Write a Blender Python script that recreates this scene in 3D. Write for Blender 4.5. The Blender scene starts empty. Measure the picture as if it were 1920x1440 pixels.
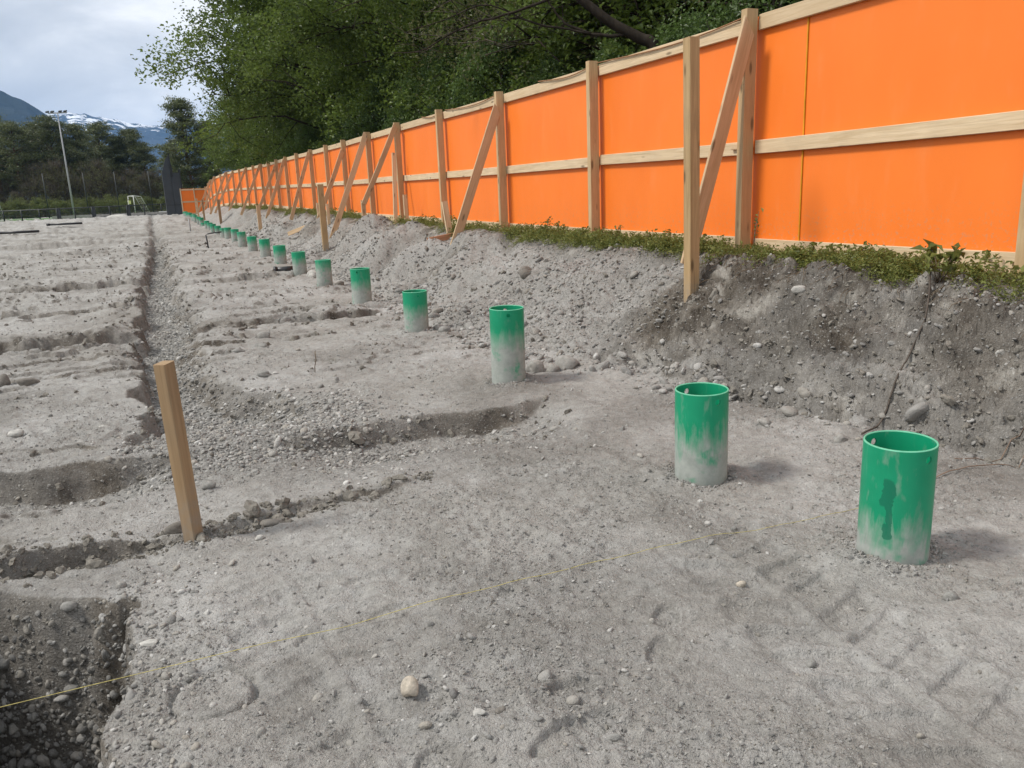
import bpy, math, random
import numpy as np
from mathutils import Matrix, Vector
random.seed(7)
scene = bpy.context.scene
COL = scene.collection
# ------------------------------------------------------------------ camera
CAM_F, CAM_PITCH, CAM_ROLL, CAM_H = 1500.0, math.radians(13.7), math.radians(-2.37), 1.55
cam_d = bpy.data.cameras.new('camera'); cam_d.sensor_width = 36.0
cam_d.lens = CAM_F / 1920.0 * 36.0; cam_d.clip_start = .05; cam_d.clip_end = 20000
cam = bpy.data.objects.new('camera', cam_d); COL.objects.link(cam)
_F = Vector((0, math.cos(CAM_PITCH), -math.sin(CAM_PITCH))); _u = Vector((0, math.sin(CAM_PITCH), math.cos(CAM_PITCH)))
_R = Vector((1, 0, 0)) * math.cos(CAM_ROLL) + _u * math.sin(CAM_ROLL); _U = _u * math.cos(CAM_ROLL) - Vector((1, 0, 0)) * math.sin(CAM_ROLL)
cam.matrix_world = Matrix(((_R.x, _U.x, -_F.x, 0), (_R.y, _U.y, -_F.y, 0), (_R.z, _U.z, -_F.z, CAM_H), (0, 0, 0, 1)))
scene.camera = cam
# ------------------------------------------------------------------ light
SUN_EL, SUN_AZ = math.radians(50), math.radians(-99)      # compass angle from +Y, clockwise
sun_d = bpy.data.lights.new('sun', 'SUN'); sun_d.energy = 2.7; sun_d.angle = math.radians(10); sun_d.color = (1, .95, .87)
sun = bpy.data.objects.new('sun', sun_d); COL.objects.link(sun)
_sd = Vector((math.sin(SUN_AZ) * math.cos(SUN_EL), math.cos(SUN_AZ) * math.cos(SUN_EL), math.sin(SUN_EL)))
sun.rotation_euler = (-_sd).to_track_quat('-Z', 'Y').to_euler(); sun.location = (-30, -10, 40)
scene.view_settings.view_transform = 'Standard'; scene.view_settings.look = 'None'
scene.view_settings.exposure = 0.32; scene.view_settings.gamma = 1.0; scene.view_settings.use_curve_mapping = False
scene.render.engine = 'CYCLES'
scene.cycles.max_bounces = 6; scene.cycles.diffuse_bounces = 3; scene.cycles.transmission_bounces = 4; scene.cycles.volume_bounces = 1

class NT:
    """small helper to write node trees"""
    def __init__(self, tree): self.t = tree; self.n = tree.nodes; self.l = tree.links
    def put(self, sock, v):
        if v is None: return
        if hasattr(v, 'bl_idname') and hasattr(v, 'is_output'): self.l.new(v, sock)
        elif isinstance(v, (tuple, list)) and len(v) == 3 and sock.type == 'RGBA': sock.default_value = (*v, 1)
        else: sock.default_value = v
    def node(self, kind, ins=None, **props):
        n = self.n.new(kind)
        for k, v in props.items(): setattr(n, k, v)
        for k, v in (ins or {}).items(): self.put(n.inputs[k], v)
        return n
    def math(self, op, a, b=None, c=None, clamp=False):
        n = self.node('ShaderNodeMath', operation=op, use_clamp=clamp)
        for i, v in enumerate((a, b, c)):
            if v is not None: self.put(n.inputs[i], v)
        return n.outputs[0]
    def vec(self, op, a, b=None, scale=None):
        n = self.node('ShaderNodeVectorMath', operation=op); self.put(n.inputs[0], a)
        if b is not None: self.put(n.inputs[1], b)
        if scale is not None: self.put(n.inputs['Scale'], scale)
        return n.outputs[0]
    def mix(self, f, a, b, mode='MIX'):
        n = self.node('ShaderNodeMix', data_type='RGBA', blend_type=mode)
        self.put(n.inputs[0], f); self.put(n.inputs[6], a); self.put(n.inputs[7], b); return n.outputs[2]
    def noise(self, vec, scale, detail=3, rough=.55, dist=0):
        n = self.node('ShaderNodeTexNoise', {'Vector': vec, 'Scale': scale, 'Detail': detail, 'Roughness': rough, 'Distortion': dist}); return n.outputs[0]
    def ramp(self, f, stops):
        n = self.node('ShaderNodeValToRGB', {'Fac': f}); r = n.color_ramp
        while len(r.elements) > 1: r.elements.remove(r.elements[-1])
        for i, (p, c) in enumerate(stops):
            e = r.elements[0] if i == 0 else r.elements.new(p)
            e.position = p; e.color = (*c, 1) if len(c) == 3 else c
        return n.outputs[0]
    def mr(self, v, a, b, c=0., d=1.):
        return self.node('ShaderNodeMapRange', {'Value': v, 'From Min': a, 'From Max': b, 'To Min': c, 'To Max': d}).outputs[0]
    def scaled(self, vec, s): return self.vec('MULTIPLY', vec, s)

world = bpy.data.worlds.new('World'); scene.world = world; world.use_nodes = True
W = NT(world.node_tree); W.n.clear()
sky = W.node('ShaderNodeTexSky', sky_type='NISHITA', sun_disc=False, sun_elevation=SUN_EL, sun_rotation=SUN_AZ % (2 * math.pi))
_g = W.node('ShaderNodeTexCoord').outputs['Generated']
_sx = W.node('ShaderNodeSeparateXYZ', {0: _g})
_zz = W.math('ADD', W.math('MAXIMUM', _sx.outputs[2], 0.0), .22)
_cx = W.node('ShaderNodeCombineXYZ', {0: _sx.outputs[0], 1: _sx.outputs[1], 2: W.math('MULTIPLY', _sx.outputs[2], 2.1)}).outputs[0]
_n1 = W.noise(_cx, 4.6, 7, .56, .4); _n2 = W.noise(_cx, 1.9, 4, .5, .3)
_cl = W.math('ADD', W.math('MULTIPLY', _n1, .62), W.math('MULTIPLY', _n2, .38))
_cloud = W.ramp(_cl, [(.40, (.55, .575, .61)), (.47, (.67, .69, .715)), (.52, (.82, .83, .84)), (.57, (1.0, .995, .98))])
_cloud10 = W.vec('SCALE', _cloud, scale=10.0)
_mixed = W.mix(.92, sky.outputs[0], _cloud10)
_bg = W.node('ShaderNodeBackground', {'Color': _mixed, 'Strength': .1})
W.l.new(_bg.outputs[0], W.node('ShaderNodeOutputWorld').inputs[0])
# ---- site axes: s runs along the fence and the row of pipes, t runs across towards the fence
ANG = math.radians(-23.25)
OX, OY = 1.038, 4.166
DVX, DVY = math.sin(ANG), math.cos(ANG)
NVX, NVY = math.cos(ANG), -math.sin(ANG)
def to_st(x, y):
    dx, dy = x - OX, y - OY
    return dx * DVX + dy * DVY, dx * NVX + dy * NVY
def to_xy(s, t):
    return OX + DVX * s + NVX * t, OY + DVY * s + NVY * t
def _hash(i, j, seed):
    n = (i * 374761393 + j * 668265263 + seed * 1442695041) & 0xffffffff
    n = ((n ^ (n >> 13)) * 1274126177) & 0xffffffff
    n = ((n ^ (n >> 16)) * 2246822519) & 0xffffffff
    return ((n ^ (n >> 15)) & 0xffff) / 32767.5 - 1.0
def vnoise(x, y, seed=0):
    xf, yf = np.floor(x), np.floor(y)
    i, j = xf.astype(np.int64), yf.astype(np.int64)
    u, v = x - xf, y - yf
    u = u * u * u * (u * (u * 6 - 15) + 10); v = v * v * v * (v * (v * 6 - 15) + 10)
    a = _hash(i, j, seed); b = _hash(i + 1, j, seed); c = _hash(i, j + 1, seed); d = _hash(i + 1, j + 1, seed)
    return a + (b - a) * u + (c - a) * v + (a - b - c + d) * u * v
def fbm(x, y, seed=0, octv=4, gain=0.5):
    r, amp, tot = 0.0, 1.0, 0.0
    for k in range(octv):
        r = r + amp * vnoise(x, y, seed + 17 * k); tot += amp
        amp *= gain
        x, y = x * 1.93 + 0.61 * y + 3.1, y * 1.93 - 0.61 * x * 0.32 + 7.7
    return r / tot
def sst(a, b, x):
    u = np.clip((x - a) / (b - a), 0, 1)
    return u * u * (3 - 2 * u)
TRENCHES = [  # s centre, half width, depth, t from, t to
    (7.05, .17, .17, -1.95, .10), (6.95, .24, .22, -9.0, -2.9),
    (13.5, .20, .17, -2.2, .2), (13.9, .3, .26, -14., -2.9),
    (9.9, .22, .06, -11., -3.0), (19.6, .3, .15, -18., .2), (16.6, .2, .08, -16., -3.), (23.0, .3, .12, -22., -2.9),
    (26.3, .35, .16, -26., .4), (33., .4, .18, -32., .5), (29.4, .3, .1, -30., -3), (40., .5, .2, -40., .6), (36., .4, .12, -36., -3),
    (47., .6, .22, -45., .6), (54., .6, .22, -50., .6), (61., .7, .24, -55., .6), (69., .8, .26, -60., .6), (78., .8, .26, -60., .6), (88., .9, .28, -60., .6), (43.5,.4,.12,-40.,-3.), (50.5,.5,.14,-45.,-3.), (57.5,.5,.14,-50.,-3.), (65.,.5,.16,-55.,-3.)]
DENTS = [  # x, y, half length, half width, angle, depth : boot prints and dents
    (.53, 2.64, .075, .05, 1.2, .020), (.47, 2.44, .085, .045, 1.1, .018), (.145, 2.02, .17, .055, .62, .024),
    (.155, 2.24, .09, .05, .35, .024), (-.62, 3.02, .12, .05, .4, .015), (-.36, 3.05, .1, .05, .5, .014), (-.95, 2.95, .11, .045, .3, .014),
    (.05, 3.35, .11, .05, .9, .014), (.35, 3.6, .12, .05, .8, .012), (-.05, 2.85, .05, .04, .3, .018), (1.0, 2.95, .09, .045, 1.0, .012),
    (.1, 4.75, .13, .05, .15, .016), (.45, 4.3, .13, .05, .1, .014), (1.0, 3.7, .11, .05, .5, .012), (-.25, 1.95, .07, .05, .5, .02), (.75, 3.05, .1, .05, 1.0, .012), (-.75, 2.62, .08, .05, .6, .018), (-.5, 2.75, .09, .04, .5, .014)]
def bank_edges(s):
    w = 0.16 * vnoise(s * .9, s * 0 + 3.3, 5) + 0.10 * vnoise(s * 2.3, s * 0 + 9.1, 6)
    t0 = np.interp(s, [-4, -1.5, 0.0, .5, 1.2, 2.2, 2.9, 4.2, 6.0, 9.0, 13., 20., 30, 45., 70, 95], [1.5, 1.45, 1.3, 1.0, .92, .85, .5, .28, .30, .38, .40, .38, .40, .45, .4, .4]) + w * .8
    t1 = np.interp(s, [-4, -.5, 1.0, 2.3, 3.2, 5.0, 9.0, 20., 50, 95], [2.45, 2.35, 2.2, 2.12, 2.3, 2.38, 2.35, 2.4, 2.4, 2.4]) + w * .55
    return t0, t1
def bank_top(s):
    return np.interp(s, [-4, 0, 3, 9, 18, 30, 42, 58, 80, 95], [.80, .82, .84, .86, .92, 1.0, 1.0, .90, .40, .3])
def smooth_terrain(x, y):
    """the formed shape: bank, trenches, pit"""
    s, t = to_st(x, y)
    near = np.clip(1 - s / 40., .35, 1)
    jx = .05 * vnoise(s * 3.1, t * 3.1, 21) + .032 * vnoise(s * 8.3, t * 8.3, 22) + .007 * vnoise(s * 19., t * 19., 23)
    z = .022 * vnoise(x * .55, y * .55, 1) + .016 * vnoise(x * 1.7, y * 1.7, 2)
    z = z + sst(8, 30, s) * .05 * vnoise(s * .42, t * .09, 31) + sst(5, 14, s) * .035 * vnoise(s * 1.1, t * .22, 32)
    # bank
    t0, t1 = bank_edges(s)
    u = np.clip((t - t0) / (t1 - t0), 0, 1.0)
    steep = 1 - sst(2.3, 3.3, s)
    lump = .5 + .5 * vnoise(s * .55, t * .5 + 2.2, 41)
    pr_steep = .18 * sst(0, .32, u) + .82 * sst(.12, .95, u)
    pr_soft = .72 * u ** 1.15 + .28 * sst(.35, 1, u)
    pr = pr_soft + (pr_steep - pr_soft) * steep
    H = bank_top(s)
    z = z * (1 - .8 * u) + H * pr
    heap = (1 - steep) * np.exp(-((u - .62) / .33) ** 2) * (u > 0) * (u < 1)
    z = z + heap * (.34 * (lump - .40) + .34 * vnoise(s * 1.05, t * .9, 44) + .09 * vnoise(s * 3.1, t * 2.9, 43)) * sst(4., 10., s) + heap * .10 * vnoise(s * 1.6, t * 1.3, 42)
    rough = sst(0.02, .15, u) * (1 - sst(.93, 1.0, u))
    z = z + rough * (.05 * vnoise(s * 2.6, t * 2.6, 45) + .03 * vnoise(s * 6.4, t * 6.4, 46)) * (1 + .6 * steep)
    # layered ledges on the cut face
    lp = (z + .10 * s + .10 * vnoise(s * 1.7, t * 1.7, 47) + .03 * vnoise(s * 7., t * 5., 48)) * 6.5
    lf = lp - np.floor(lp)
    z = z + rough * steep * (.075 * (sst(.55, 1.0, lf) - lf) * (.5 + .8 * np.abs(vnoise(s * 2.2, t * 2.2, 49))))
    # notch with dark roots beside the free post, gully near the brace foot
    z = z - .16 * np.exp(-(((s - 2.55) / .22) ** 2 + ((t - 1.55) / .28) ** 2))
    z = z - .15 * np.exp(-(((s - 8.75) / .3) ** 2 + ((t - 1.5) / .42) ** 2))
    z = z + .36 * sst(30, 86, s)
    # main trench, parallel to the pipes
    e = jx * 1.1
    on = sst(1.75, 2.9, s)
    tl = np.interp(s, [0, 4, 9, 15, 25, 60], [-2.92, -2.95, -3.0, -2.98, -2.85, -2.8]) + e * 1.6 + .07 * vnoise(s * 1.3, t * 0, 51)
    tr = np.interp(s, [0, 3, 4.4, 6, 8, 15, 60], [-1.2, -1.75, -2.2, -2.2, -2.15, -2.2, -2.25]) + e * 1.2 + .1 * vnoise(s * 1.1, t * 0, 52)
    dep = np.interp(s, [1.6, 2.4, 3.2, 8, 20, 40, 100], [.05, .12, .21, .22, .19, .15, .12])
    wl = sst(0, .09, t - tl); wr = sst(0, .34, tr - t)
    z = z - on * dep * wl * wr
    # low berms on the trench shoulders
    z = z + sst(3.5, 5, s) * .05 * (np.exp(-((t - tl + .22) / .16) ** 2) * (.6 + .6 * vnoise(s * 1.3, t, 55)) + .7 * np.exp(-((t - tr - .25) / .2) ** 2) * (.5 + .7 * vnoise(s * 1.2, t, 56)))
    # near cross trench with a steep far wall
    right_end = 1 - sst(-.45, .15, t)
    sn = np.interp(t, [-9, -3.6, -2.9, -2.0, -.3, .3], [2.3, 2.05, 1.94, 1.90, 1.88, 1.95]) + .06 * vnoise(s * 0, t * 2.1, 65) + .03 * vnoise(s * 0, t * 5.3, 66)
    a = sst(0, .13, sn - s); b = 1 - sst(.30, .92, sn - s)
    gap = 1 - .75 * np.exp(-((t + 2.35) / .42) ** 2)
    z = z - (.13 + .05 * (1 - sst(-3.2, -2.4, t)) + .05 * vnoise(t * 1.3, t * 0, 67)) * a * b * right_end * gap
    # groove across the foreground by the stake
    s0 = np.interp(t, [-6, -2.6, -1.5, -1], [.42, .46, .62, .72]) + e * .8
    on0 = (1 - sst(-1.75, -1.25, t)) * (.65 + .5 * vnoise(t * 2.2, s * 0 + 1, 61))
    z = z - .085 * (sst(-.10, -.02, s - s0) * (1 - sst(.02, .055, s - s0))) * on0 + .045 * sst(.0, .05, s - s0) * (1 - sst(.10, .38, s - s0)) * on0
    for (sc, hw, d, ta, tb) in TRENCHES:
        ds = s - sc - e * 1.5 - .12 * vnoise(t * .6, t * 0 + sc, 71)
        m = sst(ta - .5, ta + .3, t) * (1 - sst(tb - .35, tb + .1, t)) * (.75 + .5 * vnoise(t * 1.2, t * 0 + sc, 72))
        z = z - d * m * sst(-hw * 1.6, -hw * .2, ds) * (1 - sst(hw * .55, hw * .9, ds))
        z = z + .45 * d * m * np.exp(-((ds - hw * 1.5) / (hw * .8)) ** 2)
    # broken, trodden crust: low ragged ledges running across
    lm = np.clip(sst(2.4, 4.2, s) + (1 - sst(-3.2, -2.95, t)) * sst(.25, .7, s), 0, 1) * (1 - sst(-.25, .15, t - t0)) * (1 - on * wl * wr) * (1 - a * b * right_end)
    qn = 1.5 * vnoise(s * .85, t * .24, 91) + .75 * vnoise(s * 2.3, t * .8, 92) + .32 * vnoise(s * 6.1, t * 3.0, 93) + .12 * vnoise(s * 15., t * 11., 94)
    fr = qn - np.floor(qn)
    z = z + lm * np.clip(.05 + .0012 * s, 0, .11) * (sst(0., .10, fr) - fr) * (.35 + 1.1 * np.clip(.5 + vnoise(s * .6, t * .35, 95), 0, 1))
    # deep pit in the near left corner
    pe = jx * 1.5 + .05 * vnoise(s * 1.9, t * 1.9, 81)
    pe = pe * .55
    pm = sst(0, .09, -2.87 - t + pe) * sst(0, .12, t + 3.62 + pe) * sst(0, .24, -.10 - s + pe * 1.2 + .75 * np.clip(-2.93 - t, 0, .6))
    z = z - .78 * pm
    return z, dict(s=s, t=t, u=u, steep=steep, rough=rough, trench=on * wl * wr, cross=a * b * right_end, pit=pm, zs=z, t0=t0, t1=t1, sn=sn)
def detail(x, y, m):
    z = .012 * vnoise(x * 4.3, y * 4.3, 3) + .008 * vnoise(x * 10.7, y * 10.7, 4) + .004 * vnoise(x * 24., y * 24., 5)
    flat = np.clip(1 - m['rough'] - m['trench'] - m['pit'], 0, 1)
    # clodding: thresholded noise leaves flat silt with small raised crumbs
    c = fbm(x * 15., y * 15., 101, 3, .6); patch = sst(-.15, .45, fbm(x * 1.6, y * 1.6, 105, 3))
    z = z + .014 * np.clip(c - .05, 0, 1) * patch * 1.6
    c2 = vnoise(x * 52., y * 52., 111)
    z = z + .0075 * np.clip(c2 - .05, 0, 1) * (.45 + patch) + .003 * vnoise(x * 95., y * 95., 112) * (.4 + .6 * patch)
    # rubble on bank, trench and pit faces (sampled along the face, so that steep walls are broken up and down as well)
    xx, yy = x + 1.3 * m['zs'], y + 2.1 * m['zs']
    rb = np.clip(m['rough'] + .5 * m['trench'] + m['pit'] + .5 * m['cross'], 0, 1) * (1 + .9 * m['steep'] * m['rough'])
    z = z + rb * (.034 * np.abs(vnoise(xx * 8.2, yy * 8.2, 121)) + .022 * np.abs(vnoise(xx * 19., yy * 19., 122)) + .010 * vnoise(xx * 41., yy * 41., 123) - .02)
    # tyre lug prints, right foreground
    def lugs(cx, cy, ang, half, per, dep, ln):
        ca, sa = math.cos(ang), math.sin(ang)
        uu = (x - cx) * ca + (y - cy) * sa; vv = -(x - cx) * sa + (y - cy) * ca
        vv2 = vv + .012 * vnoise(x * 6, y * 6, 131); uu2 = uu + .015 * vnoise(x * 5, y * 5, 132)
        side = np.sign(vv2)
        ph = (uu2 + side * vv2 * .35 + (side > 0) * per * .5) / per
        fr = ph - np.floor(ph)
        pad = sst(.02, .16, fr) * (1 - sst(.72, .9, fr)) * sst(.012, .035, np.abs(vv2)) * (1 - sst(half * .85, half * 1.05, np.abs(vv2)))
        return -dep * pad * (1 - sst(ln * .8, ln, np.abs(uu)))
    z = z + flat * lugs(1.14, 2.40, -1.25, .30, .17, .020, 1.1)
    z = z + flat * lugs(-.62, 2.38, 2.05, .28, .16, .014, .9) + flat * lugs(.15, 3.35, 2.2, .26, .17, .009, .9)
    z = z + flat * lugs(-3.2, 5.3, .35, .25, .15, .012, 2.2) + flat * lugs(-4.6, 8.0, .2, .25, .16, .014, 2.6)
    for (dx, dy, hl, hw, an, dp) in DENTS:
        ca, sa = math.cos(an), math.sin(an)
        uu = ((x - dx) * ca + (y - dy) * sa) / hl; vv = (-(x - dx) * sa + (y - dy) * ca) / hw
        q = uu * uu + vv * vv
        dp = dp * .85
        z = z - dp * (1 - sst(.75, 1.05, q)) * (1 + .18 * np.sin(uu * 22)) + dp * .35 * np.exp(-((q - 1.3) / .3) ** 2)
    # backfill heaped round the pipes and the stake
    for (px, py, pr_) in ((1.579, 3.109, .14), (1.007, 4.107, .14), (-.025, 6.427, .14), (-1.072, 9.14, .14), (-2.109, 11.52, .14), (-1.535, 3.545, .04)):
        q = np.hypot(x - px, y - py); z = z + (q < .6) * (.020 * np.exp(-((q - pr_ - .05) / .05) ** 2) * (.6 + .8 * vnoise(x * 9 + px, y * 9, 141)) - .012 * np.exp(-((q - pr_ - .20) / .06) ** 2))
    # ring pressed by a pipe end
    rr = np.hypot(x + 1.015, y - 2.314)
    z = z - .026 * np.exp(-((rr - .132) / .012) ** 2)
    return z
def terrain(x, y):
    z, m = smooth_terrain(x, y)
    return z + detail(x, y, m), m
# ------------------------------------------------------------------ materials
def new_mat(name):
    m = bpy.data.materials.new(name); m.use_nodes = True; T = NT(m.node_tree); T.n.clear()
    out = T.node('ShaderNodeOutputMaterial'); return m, T, out
def principled(T, out, col, rough=.8, spec=.3, bump=None, bstr=.3, bdist=.01, **k):
    p = T.node('ShaderNodeBsdfPrincipled', {'Base Color': col, 'Roughness': rough, 'Specular IOR Level': spec})
    for kk, v in k.items(): T.put(p.inputs[kk], v)
    if bump is not None:
        b = T.node('ShaderNodeBump', {'Height': bump, 'Strength': bstr, 'Distance': bdist}); T.l.new(b.outputs[0], p.inputs['Normal'])
    T.l.new(p.outputs[0], out.inputs[0]); return p
def objco(T, rnd=True):
    o = T.node('ShaderNodeTexCoord').outputs['Object']
    if not rnd: return o
    r = T.node('ShaderNodeObjectInfo').outputs['Random']
    return T.vec('ADD', o, T.node('ShaderNodeCombineXYZ', {0: T.math('MULTIPLY', r, 37.), 1: T.math('MULTIPLY', r, 91.), 2: T.math('MULTIPLY', r, 53.)}).outputs[0])
def mat_ground():
    m, T, out = new_mat('silt_ground')
    co = T.node('ShaderNodeTexCoord').outputs['Object']
    at = T.node('ShaderNodeAttribute', attribute_name='tone'); sp = T.node('ShaderNodeSeparateColor', {0: at.outputs['Color']})
    soil, gravel, damp_shade = sp.outputs[0], sp.outputs[1], sp.outputs[2]
    big = T.noise(co, .9, 4, .6, .4); mid = T.noise(co, 7., 5, .65); fine = T.noise(co, 48., 4, .7); spk = T.noise(co, 105., 3, .65)
    base = T.ramp(big, [(.28, (.205, .196, .183)), (.42, (.32, .312, .298)), (.54, (.405, .399, .386)), (.70, (.475, .471, .46))])
    base = T.mix(T.mr(T.noise(co, .33, 4, .6, .8), .42, .66, 0, .5), base, (.29, .272, .245))
    base = T.mix(T.mr(mid, .35, .7, 0, .5), base, (.29, .27, .243))
    grv = T.ramp(fine, [(.3, (.15, .145, .135)), (.5, (.27, .262, .248)), (.66, (.42, .41, .39))])
    base = T.mix(T.math('MULTIPLY', gravel, .75), base, grv)
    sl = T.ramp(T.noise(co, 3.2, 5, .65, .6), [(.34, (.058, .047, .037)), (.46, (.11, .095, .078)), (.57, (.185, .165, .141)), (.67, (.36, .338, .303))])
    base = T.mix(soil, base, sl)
    base = T.mix(T.math('MULTIPLY', damp_shade, T.mr(mid, .3, .7, .6, 1.)), base, (.080, .072, .062))
    base = T.mix(T.mr(spk, .60, .70, 0, .55), base, (.54, .53, .51))
    base = T.mix(T.mr(spk, .41, .31, 0, .6), base, (.16, .15, .135))
    vo = T.node('ShaderNodeTexVoronoi', {'Vector': co, 'Scale': 58., 'Randomness': 1.}); vr = T.node('ShaderNodeSeparateColor', {0: vo.outputs['Color']}).outputs[0]
    grain = T.math('MULTIPLY', T.mr(vo.outputs['Distance'], .42, .22), T.mr(vr, .55, .8))
    base = T.mix(T.math('MULTIPLY', grain, T.mr(T.noise(co, 1.7, 4, .6), .4, .62, .12, .6)), base, T.mix(T.mr(vr, .8, 1.), (.17, .16, .145), (.56, .55, .52)))
    base = T.mix(1.0, base, T.ramp(T.noise(co, 19., 5, .75), [(.3, (.74, .74, .73)), (.5, (1, 1, 1)), (.7, (1.18, 1.18, 1.17))]), 'MULTIPLY')
    h = T.math('ADD', T.math('MULTIPLY', T.noise(co, 30., 5, .75), 1.0), T.math('MULTIPLY', T.noise(co, 95., 3, .7), .7))
    principled(T, out, base, .95, .12, h, 1.0, .02); return m
def mat_pebble(name='pebble', lo=.11, hi=.46, warm=.5):
    m, T, out = new_mat(name)
    r = T.node('ShaderNodeObjectInfo').outputs['Random']; co = objco(T)
    w = 1 - .10 * warm
    a = T.ramp(r, [(0, (lo, lo * .98, lo * .95)), (.3, (lo * 1.7, lo * 1.66, lo * 1.58)), (.6, (hi * .62, hi * .61, hi * .58)), (.78, (hi * .7, hi * .64, hi * .55)), (.9, (hi, hi * .98, hi * .94)), (1, (hi * 1.25, hi * 1.23, hi * 1.18))])
    n = T.noise(co, 3.0, 5, .65)
    c = T.mix(T.mr(n, .3, .7, 0, .6), a, (.29, .28, .262))
    principled(T, out, c, .88, .2, n, .4, .1); return m
def mat_stone(name, col, dirt=.45):
    m, T, out = new_mat(name); co = objco(T)
    n = T.noise(co, 2.2, 6, .65); n2 = T.noise(co, 9., 4, .7)
    c = T.mix(T.mr(n, .35, .65), tuple(v * .75 for v in col), tuple(min(1, v * 1.2) for v in col))
    c = T.mix(T.mr(n2, .52, .68, 0, dirt), c, (.24, .228, .21))
    principled(T, out, c, .85, .22, n2, .35, .06); return m
def mat_wood(name, lo, hi, grime=.25, mud=0.):
    m, T, out = new_mat(name); co = objco(T); r = T.node('ShaderNodeObjectInfo').outputs['Random']
    g = T.noise(T.scaled(co, (26., 26., 1.3)), 1.0, 4, .6, 1.2); g2 = T.noise(T.scaled(co, (90., 90., 4.)), 1.0, 3, .6)
    c = T.mix(T.mr(g, .3, .7), lo, hi); c = T.mix(T.mr(g2, .45, .7, 0, .35), c, tuple(v * .72 for v in lo))
    c = T.mix(T.mr(r, 0, 1, 0, .4), c, tuple(v * .78 for v in lo))
    kn = T.node('ShaderNodeTexVoronoi', {'Vector': T.scaled(co, (9., 9., 2.6)), 'Scale': 1.0, 'Randomness': 1.0})
    c = T.mix(T.mr(kn.outputs['Distance'], .20, .10, 0, .85), c, tuple(v * .33 for v in lo))
    d = T.noise(co, 2.4, 4, .6); c = T.mix(T.mr(d, .5, .72, 0, grime), c, (.19, .155, .115))
    if mud:   # earth rubbed into the end that stands in the ground
        zz = T.node('ShaderNodeSeparateXYZ', {0: T.node('ShaderNodeTexCoord').outputs['Object']}).outputs[2]
        c = T.mix(T.math('MULTIPLY', T.mr(T.math('ADD', zz, T.math('MULTIPLY', T.math('SUBTRACT', d, .5), .5)), .42 + mud, .33, 0, .8), T.mr(T.noise(co, 25., 3, .6), .35, .6, .3, 1.)), c, (.26, .235, .205))
    sp = T.noise(T.scaled(co, (60., 60., .8)), 1., 2, .5); c = T.mix(T.mr(sp, .68, .72, 0, .55), c, tuple(v * .35 for v in lo))
    principled(T, out, c, .72, .25, g2, .35, .004); return m
def mat_orange():
    m, T, out = new_mat('orange_film_panel'); co = objco(T)
    r = T.node('ShaderNodeObjectInfo').outputs['Random']
    n = T.noise(T.scaled(co, (1., 1., .5)), 1.4, 4, .6)
    c = T.mix(T.mr(n, .35, .7), (.84, .182, .016), (.90, .21, .024)); c = T.mix(T.mr(r, 0, 1, 0, .35), c, (.95, .225, .035))
    sp = T.noise(co, 28., 3, .7); c = T.mix(T.mr(sp, .735, .80, 0, .3), c, (.35, .10, .02))
    dust = T.noise(T.scaled(co, (2.5, 2.5, .7)), 2.0, 4, .65)
    c = T.mix(T.mr(dust, .55, .8, 0, .12), c, (.75, .42, .22))
    zz = T.node('ShaderNodeSeparateXYZ', {0: T.node('ShaderNodeTexCoord').outputs['Object']}).outputs[2]
    spl = T.math('MULTIPLY', T.mr(zz, -.55, -1.05, 0, 1), T.mr(T.noise(co, 34., 3, .65), .56, .66, 0, .55)); c = T.mix(spl, c, (.42, .30, .2))
    wav = T.math('ADD', n, T.math('MULTIPLY', T.noise(T.scaled(co, (3., 3., 1.)), 1., 2, .5), 1.2))
    principled(T, out, c, T.mr(dust, .3, .7, .40, .56), .35, wav, .14, .012); return m
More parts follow.
